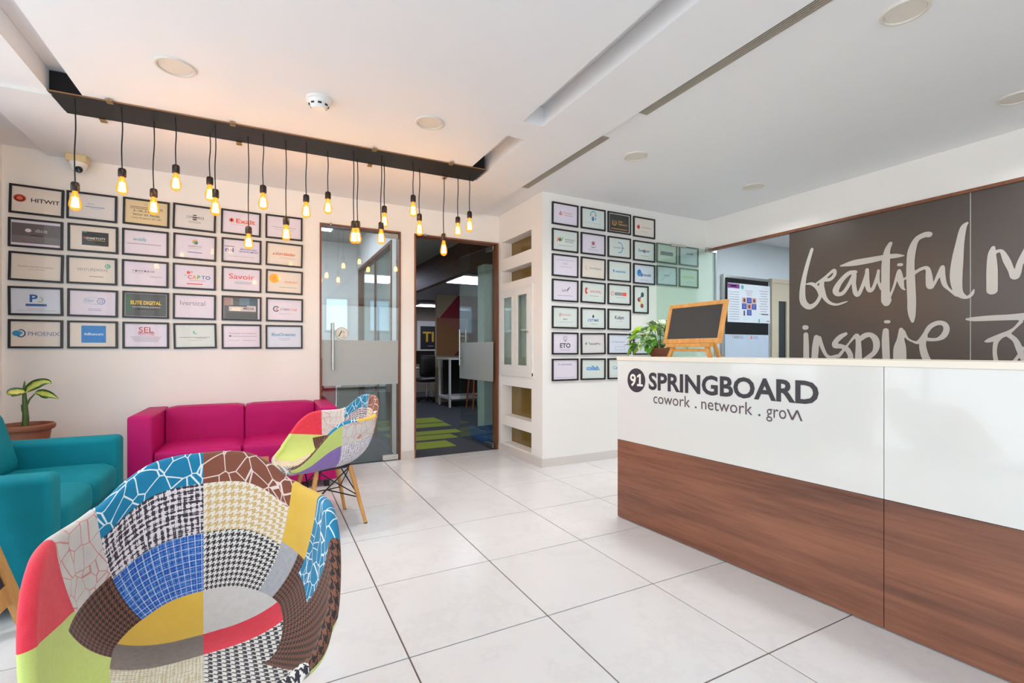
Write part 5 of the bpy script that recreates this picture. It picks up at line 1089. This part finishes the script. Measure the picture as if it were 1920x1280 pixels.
def fab_crack(name, base, line, scale=25, wd=0.03):
    m, nt, b = new_mat(name); v = uvm(nt)
    nz = N(nt, 'ShaderNodeTexNoise'); nz.inputs['Scale'].default_value = 20; L(nt, v, nz.inputs['Vector'])
    vo = N(nt, 'ShaderNodeTexVoronoi', _feature='DISTANCE_TO_EDGE'); vo.inputs['Scale'].default_value = scale; vo.inputs['Randomness'].default_value = 1.0
    vm = N(nt, 'ShaderNodeVectorMath', _operation='MULTIPLY'); vm.inputs[1].default_value = (1.0, 0.85, 1.0); L(nt, v, vm.inputs[0]); L(nt, vm.outputs[0], vo.inputs['Vector'])
    f = math_node(nt, 'LESS_THAN', vo.outputs['Distance'], wd)
    c0 = mixc(nt, nz.outputs['Fac'], lin(base), lin(tuple(int(x*0.88) for x in base)))
    L(nt, mixc(nt, f, c0, lin(line)), b.inputs['Base Color']); fab_finish(nt, b); return m
def fab_hound(name, dark, light, pitch=0.019):
    m, nt, b = new_mat(name); v = uvm(nt, 8.0/pitch)
    s = N(nt, 'ShaderNodeSeparateXYZ'); L(nt, v, s.inputs[0])
    u_ = math_node(nt, 'FLOOR', s.outputs[0]); w_ = math_node(nt, 'FLOOR', s.outputs[1])
    fm = lambda a, k: math_node(nt, 'FLOORED_MODULO', a, float(k))
    warp = math_node(nt, 'LESS_THAN', fm(u_, 8), 4.0); weft = math_node(nt, 'LESS_THAN', fm(w_, 8), 4.0)
    over = math_node(nt, 'LESS_THAN', fm(math_node(nt, 'ADD', u_, w_), 4), 2.0)
    sel = math_node(nt, 'ADD', math_node(nt, 'MULTIPLY', over, warp), math_node(nt, 'MULTIPLY', math_node(nt, 'SUBTRACT', 1.0, over), weft))
    L(nt, mixc(nt, sel, lin(light), lin(dark)), b.inputs['Base Color']); fab_finish(nt, b); return m
def fab_plaid(name, base, dark, light, f1=300.0, f2=360.0, nsc=80, thr=0.1, gridw=None, blend=0.5):
    """tweed: threads of two colours in both directions broken up by noise"""
    m, nt, b = new_mat(name); v = uvm(nt); s = N(nt, 'ShaderNodeSeparateXYZ'); L(nt, v, s.inputs[0])
    n = noise(nt, uvm(nt), nsc, 2); nx = noise(nt, coords(nt, 'UV', (260, 18, 1)), 1, 2); ny = noise(nt, coords(nt, 'UV', (18, 260, 1)), 1, 2)
    a = math_node(nt, 'SINE', math_node(nt, 'ADD', math_node(nt, 'MULTIPLY', s.outputs[0], f1), math_node(nt, 'MULTIPLY', nx, 9)))
    c = math_node(nt, 'SINE', math_node(nt, 'ADD', math_node(nt, 'MULTIPLY', s.outputs[1], f2), math_node(nt, 'MULTIPLY', ny, 9)))
    k = math_node(nt, 'GREATER_THAN', math_node(nt, 'ADD', math_node(nt, 'ADD', a, c), math_node(nt, 'MULTIPLY', math_node(nt, 'SUBTRACT', n, 0.5), 3.0)), thr)
    col = mixc(nt, k, lin(dark), lin(light))
    col = mixc(nt, math_node(nt, 'MULTIPLY', noise(nt, uvm(nt), 35, 3), blend), col, lin(base))
    if gridw:
        g1 = math_node(nt, 'GREATER_THAN', math_node(nt, 'SINE', math_node(nt, 'MULTIPLY', s.outputs[0], gridw)), 0.93); g2 = math_node(nt, 'GREATER_THAN', math_node(nt, 'SINE', math_node(nt, 'MULTIPLY', s.outputs[1], gridw)), 0.93)
        col = mixc(nt, math_node(nt, 'MULTIPLY', math_node(nt, 'MULTIPLY', math_node(nt, 'MAXIMUM', g1, g2), noise(nt, uvm(nt), 60, 2)), 1.15), col, lin((226, 230, 240)))
    L(nt, col, b.inputs['Base Color']); fab_finish(nt, b); return m
FAB = {
 'bluecrack': fab_crack('blue_cracked_fabric', (10, 132, 176), (222, 232, 236)),
 'browncrack': fab_crack('brown_cracked_fabric', (138, 80, 60), (228, 206, 196)),
 'whitecrack': fab_crack('white_red_cracked_fabric', (222, 216, 210), (206, 138, 134), wd=0.022),
 'tweed': fab_plaid('black_white_tweed', (150, 142, 150), (36, 32, 44), (232, 222, 226), 420, 420, 120, 0.0, None, 0.15),
 'denim': fab_plaid('blue_denim_plaid', (34, 92, 176), (20, 72, 160), (84, 142, 210), 700, 760, 90, 0.3, 330.0, 0.6),
 'beige': fab_hound('cream_beige_houndstooth', (206, 176, 118), (232, 224, 212), 0.020),
 'bw': fab_hound('black_white_houndstooth', (46, 42, 52), (226, 222, 216), 0.0175),
 'brown': fab_hound('brown_black_houndstooth', (40, 34, 34), (126, 80, 60), 0.0175),
 'yellow': fab_plain('mustard_yellow_fabric', (216, 172, 56), (232, 192, 84), 12, False),
 'red': fab_plain('red_fabric_weave', (214, 34, 56), (234, 66, 84)),
 'lime': fab_plain('lime_fabric', (186, 204, 104), (204, 218, 130)),
 'grey': fab_plain('grey_melange_fabric', (150, 150, 156), (190, 190, 196)),
 'lightgrey': fab_plain('light_grey_fabric', (196, 190, 184), (216, 212, 208)),
 'taupe': fab_plain('taupe_fabric', (112, 100, 92), (142, 130, 122), 90),
 'cream': fab_plaid('cream_tweed', (206, 198, 176), (186, 170, 130), (226, 220, 204), 900, 900, 120, 0.0),
 'purple': fab_plain('purple_velvet_patch', (122, 96, 164), (150, 122, 188), 25, False),
 'plaid': fab_plaid('black_white_plaid', (190, 184, 190), (70, 64, 84), (230, 226, 230), 420, 420, 60, -0.4, 300.0),
 'sand': fab_plain('sand_fabric', (186, 164, 134), (200, 180, 150)),
}
TAB = [(0, .285, .810), (14, .287, .808), (24, .293, .795), (34, .299, .760), (44, .300, .716), (54, .294, .694), (66, .281, .690), (80, .271, .690), (94, .268, .675), (106, .275, .630), (116, .285, .565), (126, .298, .495), (138, .312, .440), (150, .306, .424), (165, .292, .420), (180, .288, .420)]
def rim(a):
    a = abs(a)
    for i in range(len(TAB)-1):
        if TAB[i][0] <= a <= TAB[i+1][0]:
            p0, p1, p2, p3 = TAB[max(i-1, 0)], TAB[i], TAB[i+1], TAB[min(i+2, len(TAB)-1)]
            t = (a-p1[0])/(p2[0]-p1[0])
            return tuple(0.5*(2*p1[j]+(-p0[j]+p2[j])*t+(2*p0[j]-5*p1[j]+4*p2[j]-p3[j])*t*t+(-p0[j]+3*p1[j]-3*p2[j]+p3[j])*t**3) for j in (1, 2))
    return TAB[-1][1:]
NP, NI, NR, NO = 144, 40, 6, 24
Z0 = 0.405; YC = 0.0
def shell_point(th, t, off=0.0):
    """th degrees from the back, t 0..1 from the seat centre to the rim; off = distance to the outside"""
    R, h = rim(th); a = abs(th); r = radians(th)
    n = 2.15 if a < 40 else 2.15+min(1, (a-40)/40)*0.6
    tau = t*pi/2
    g = sin(tau)**(2/n) if t > 0 else 0.0; k = 1-cos(tau)**(2/n) if t < 1 else 1.0
    fl_ = 0.014*max(0, (t-.75)/.25)**2*(1 if 45 < a < 130 else .4)
    z0 = Z0-off
    z = z0+(h-z0)*k if a < 150 else Z0-off+(h-Z0+off*.0)*k
    R2 = R*g+fl_+off*min(1, g*1.2)
    x = R2*sin(r); y = -R2*cos(r)
    # the seat is deeper towards the front, the back leans
    return Vector((x, y+YC, z))
def inner_patch(th, t):
    a = abs(th); left = th > 0
    if a >= 145 or t < 0.375: return 'seat'
    if a < 48:
        if t > 0.90: return 'bluecrack' if left else 'browncrack'
        if t > 0.675: return 'tweed' if left else 'beige'
        return 'denim' if left else 'bw'
    if left:
        if th < 77.5 and t > 0.70: return 'whitecrack'
        return 'brown' if th < 92.5 and t < 0.70 else 'redlime'
    if t > 0.70 and a < 75: return 'yellow'
    if t > 0.60 and 75 < a < 107.5: return 'bluecrack2'
    if a < 66: return 'grey'
    return 'brown2'
def outer_patch(th, s):
    a = abs(th); left = th > 0
    if s > 0.78: return 'under'
    if a < 48: return ('denim_o' if left else 'sand_o') if s > 0.30 else ('tweed_o' if left else 'browncrack_o')
    if a > 146: return 'front_o'
    if left:
        if a < 98: return 'white_o' if s < 0.21 else 'plaid_o'
        return 'red_o' if s < 0.21 else 'purple_o'
    if a < 92: return 'whitecrack_o' if s < 0.21 else 'plaid_o2'
    return 'lime_o' if s < 0.21 else 'purple_o2'
OUTF = {'under': 'bw', 'denim_o': 'denim', 'sand_o': 'denim', 'tweed_o': 'tweed', 'browncrack_o': 'browncrack', 'front_o': 'bw', 'white_o': 'whitecrack', 'plaid_o': 'plaid', 'red_o': 'red', 'purple_o': 'purple', 'whitecrack_o': 'whitecrack', 'plaid_o2': 'plaid', 'lime_o': 'lime', 'purple_o2': 'purple', 'bluecrack2': 'bluecrack', 'brown2': 'brown'}
SEAT = {'yellow_s': 'yellow', 'lightgrey_s': 'lightgrey', 'taupe_s': 'taupe', 'red_s': 'red', 'cream_s': 'cream', 'bw_s': 'bw'}
def build_shell():
    """returns {patch: mesh}; the shell is a thick upholstered bowl whose patches meet at the seams"""
    rows = []                                   # (kind, t)
    for i in range(1, NI+1): rows.append(('i', i/NI))
    for i in range(1, NR): rows.append(('r', i/NR))
    for i in range(NO): rows.append(('o', i/NO))
    TH = 0.030
    pts = []
    for j in range(NP):
        th = -180+360*j/NP; col = []
        for kd, t in rows:
            if kd == 'i': p = shell_point(th, t)
            elif kd == 'o': p = shell_point(th, 1-t*0.94, TH); 
            else:
                a_, b_ = shell_point(th, 1.0), shell_point(th, 1.0, TH); c_ = (a_+b_)/2; d = (b_-a_)/2
                ang = pi*t; p = c_-d*cos(ang)+Vector((0, 0, 1))*TH*0.55*sin(ang)
            col.append(p)
        pts.append(col)
    groups = {}
    def addf(k, vs_, uvs): groups.setdefault(k, []).append((vs_, uvs))
    for j in range(NP):
        j2 = (j+1) % NP; th = -180+360*(j+.5)/NP; tj = radians(-180+360*j/NP); tj2 = radians(-180+360*(j+1)/NP)
        for i in range(len(rows)-1):
            kd, t = rows[i]; kd2, t2 = rows[i+1]
            vs_ = (pts[j][i], pts[j2][i], pts[j2][i+1], pts[j][i+1])
            s0 = {'i': t*0.60, 'r': 0.60+t*0.05, 'o': 0.65+t*0.6}[kd]; s1 = {'i': t2*0.60, 'r': 0.60+t2*0.05, 'o': 0.65+t2*0.6}[kd2]
            uv = ((tj*.28, s0), (tj2*.28, s0), (tj2*.28, s1), (tj*.28, s1))
            if kd == 'i' and kd2 == 'i': k = inner_patch(th, (t+t2)/2)
            elif kd in 'ir': k = inner_patch(th, 0.99)
            else: k = outer_patch(th, (t+t2)/2)
            if k == 'seat': uv = tuple((p.x, p.y) for p in vs_)
            addf(k, vs_, uv)
        c_ = Vector((0, YC, Z0)); a_, b_ = pts[j][0], pts[j2][0]
        addf('seat', (c_, b_, a_), tuple((p.x, p.y) for p in (c_, b_, a_)))
        c_ = Vector((0, YC, Z0-TH)); a_, b_ = pts[j][-1], pts[j2][-1]
        addf('under', (c_, a_, b_), tuple((p.x, p.y) for p in (c_, a_, b_)))
    # cut the seat into six straight-seamed patches
    out = {}
    def to_bm(fs):
        bm = bmesh.new(); uvl = bm.loops.layers.uv.new('UVMap'); cache = {}
        for vs_, uvs in fs:
            vv = []
            for p in vs_:
                k = (round(p.x, 5), round(p.y, 5), round(p.z, 5))
                if k not in cache: cache[k] = bm.verts.new(p)
                vv.append(cache[k])
            try: f = bm.faces.new(vv)
            except ValueError: continue
            for lp, uv in zip(f.loops, uvs): lp[uvl].uv = uv
        return bm
    def finish(bm, name, mat):
        me = bpy.data.meshes.new(name); bm.to_mesh(me); bm.free()
        for p in me.polygons: p.use_smooth = True
        me.materials.append(mat); return me
    sb = to_bm(groups.pop('seat'))
    for y in (-0.045, 0.046): bmesh.ops.bisect_plane(sb, geom=sb.verts[:]+sb.edges[:]+sb.faces[:], plane_co=(0, y, 0), plane_no=(0.0, 1, 0))
    uvl = sb.loops.layers.uv.active; sub = {}
    for f in sb.faces:
        c_ = f.calc_center_median(); row = 0 if c_.y < -0.045 else 1 if c_.y < 0.046 else 2
        k = (('yellow_s', 'taupe_s', 'cream_s') if c_.x > 0 else ('lightgrey_s', 'red_s', 'bw_s'))[row]
        sub.setdefault(k, []).append((tuple(v.co.copy() for v in f.verts), tuple(lp[uvl].uv.copy() for lp in f.loops)))
    sb.free()
    rb = to_bm(groups.pop('redlime'))            # the left arm front: red above a level seam, lime below it
    bmesh.ops.bisect_plane(rb, geom=rb.verts[:]+rb.edges[:]+rb.faces[:], plane_co=(0.25, 0.06, 0.555), plane_no=(0.12, -0.15, 1))
    uvl = rb.loops.layers.uv.active
    for f in rb.faces:
        c_ = f.calc_center_median(); k = 'red' if (c_-Vector((0.25, 0.06, 0.555))).dot(Vector((0.12, -0.15, 1))) > 0 else 'lime'
        sub.setdefault(k, []).append((tuple(v.co.copy() for v in f.verts), tuple(lp[uvl].uv.copy() for lp in f.loops)))
    rb.free()
    for k, fs in list(groups.items())+list(sub.items()):
        mk = SEAT.get(k) or OUTF.get(k) or k
        out[k] = finish(to_bm(fs), 'fabric_patch', FAB[mk])
    return out
SHELL = build_shell()
PATCH_LABEL = {'bluecrack': 'blue patch with white crackle lines', 'browncrack': 'brown patch with pale crackle lines', 'tweed': 'black and white tweed patch', 'denim': 'blue plaid patch', 'beige': 'cream and beige houndstooth patch', 'bw': 'black and white houndstooth patch', 'brown': 'brown and black houndstooth patch', 'yellow': 'mustard yellow patch', 'red': 'red patch', 'lime': 'lime green patch', 'grey': 'grey patch', 'lightgrey': 'light grey patch', 'taupe': 'taupe patch', 'cream': 'cream tweed patch', 'purple': 'purple patch', 'plaid': 'black and white plaid patch', 'whitecrack': 'white patch with red crackle lines', 'sand': 'sand patch'}
def seam_path(th, t0, t1, n=10): return [shell_point(th, t0+(t1-t0)*k/n)+Vector((0, 0, 0.0)) for k in range(n+1)]
def patch_chair(label, loc, f):
    t = thing('patchwork_chair', label, 'chair', loc, atan2(-f[0], f[1]), 'patchwork bucket chairs')
    for k, me in SHELL.items():
        o = place('fabric_patch', me, t); mk = SEAT.get(k) or OUTF.get(k) or k
        o['label'] = PATCH_LABEL[mk]
    # dowel legs, black wire bracing and mounts
    top = [(sx*0.125, sy*0.105, 0.385) for sx in (-1, 1) for sy in (-1, 1)]; foot = [(sx*0.178, sy*0.19, 0.0) for sx in (-1, 1) for sy in (-1, 1)]
    for a, b in zip(top, foot):
        a, b = Vector(a), Vector(b)
        o = MB().tube([tuple(a), tuple(a.lerp(b, .12)), tuple(b)], [0.013, 0.0155, 0.011], 12).build('leg', M_BEECH, t, True)
        MB().tube([tuple(b), tuple(b+Vector((0, 0, 0.006)))], 0.012, 12).build('glide', M_BLACK, o)
    q = lambda i, s_: Vector(top[i]).lerp(Vector(foot[i]), s_)
    w_ = MB(); ctr = Vector((0, 0, 0.215))
    for i, s_ in ((0, .55), (1, .55), (2, .55), (3, .55)): w_.tube([tuple(q(i, s_)), tuple(ctr)], 0.0042, 6)
    for i, j in ((0, 1), (2, 3), (0, 2), (1, 3)):
        m1 = (q(i, .02)+q(j, .02))/2
        w_.tube([tuple(q(i, .02)), tuple(q(j, .52))], 0.0042, 6); w_.tube([tuple(q(j, .02)), tuple(q(i, .52))], 0.0042, 6)
    w_.build('wire_brace', M_BLACK, t)
    m = MB(); m.box(-0.13, 0.13, -0.115, -0.095, 0.374, 0.386); m.box(-0.13, 0.13, 0.095, 0.115, 0.374, 0.386); m.box(-0.135, -0.115, -0.11, 0.11, 0.374, 0.386); m.box(0.115, 0.135, -0.11, 0.11, 0.374, 0.386); m.build('seat_mount', M_BLACK, t)
    return t
az = radians(-5.6)
patch_chair('large patchwork armchair in the foreground facing the camera', (1.40*sin(az), 1.40*cos(az), 0), (-sin(az), -cos(az)))
patch_chair('patchwork armchair on wooden legs turned sideways beside the magenta sofa', (0.358, 3.336, 0), (-0.97, -0.23))
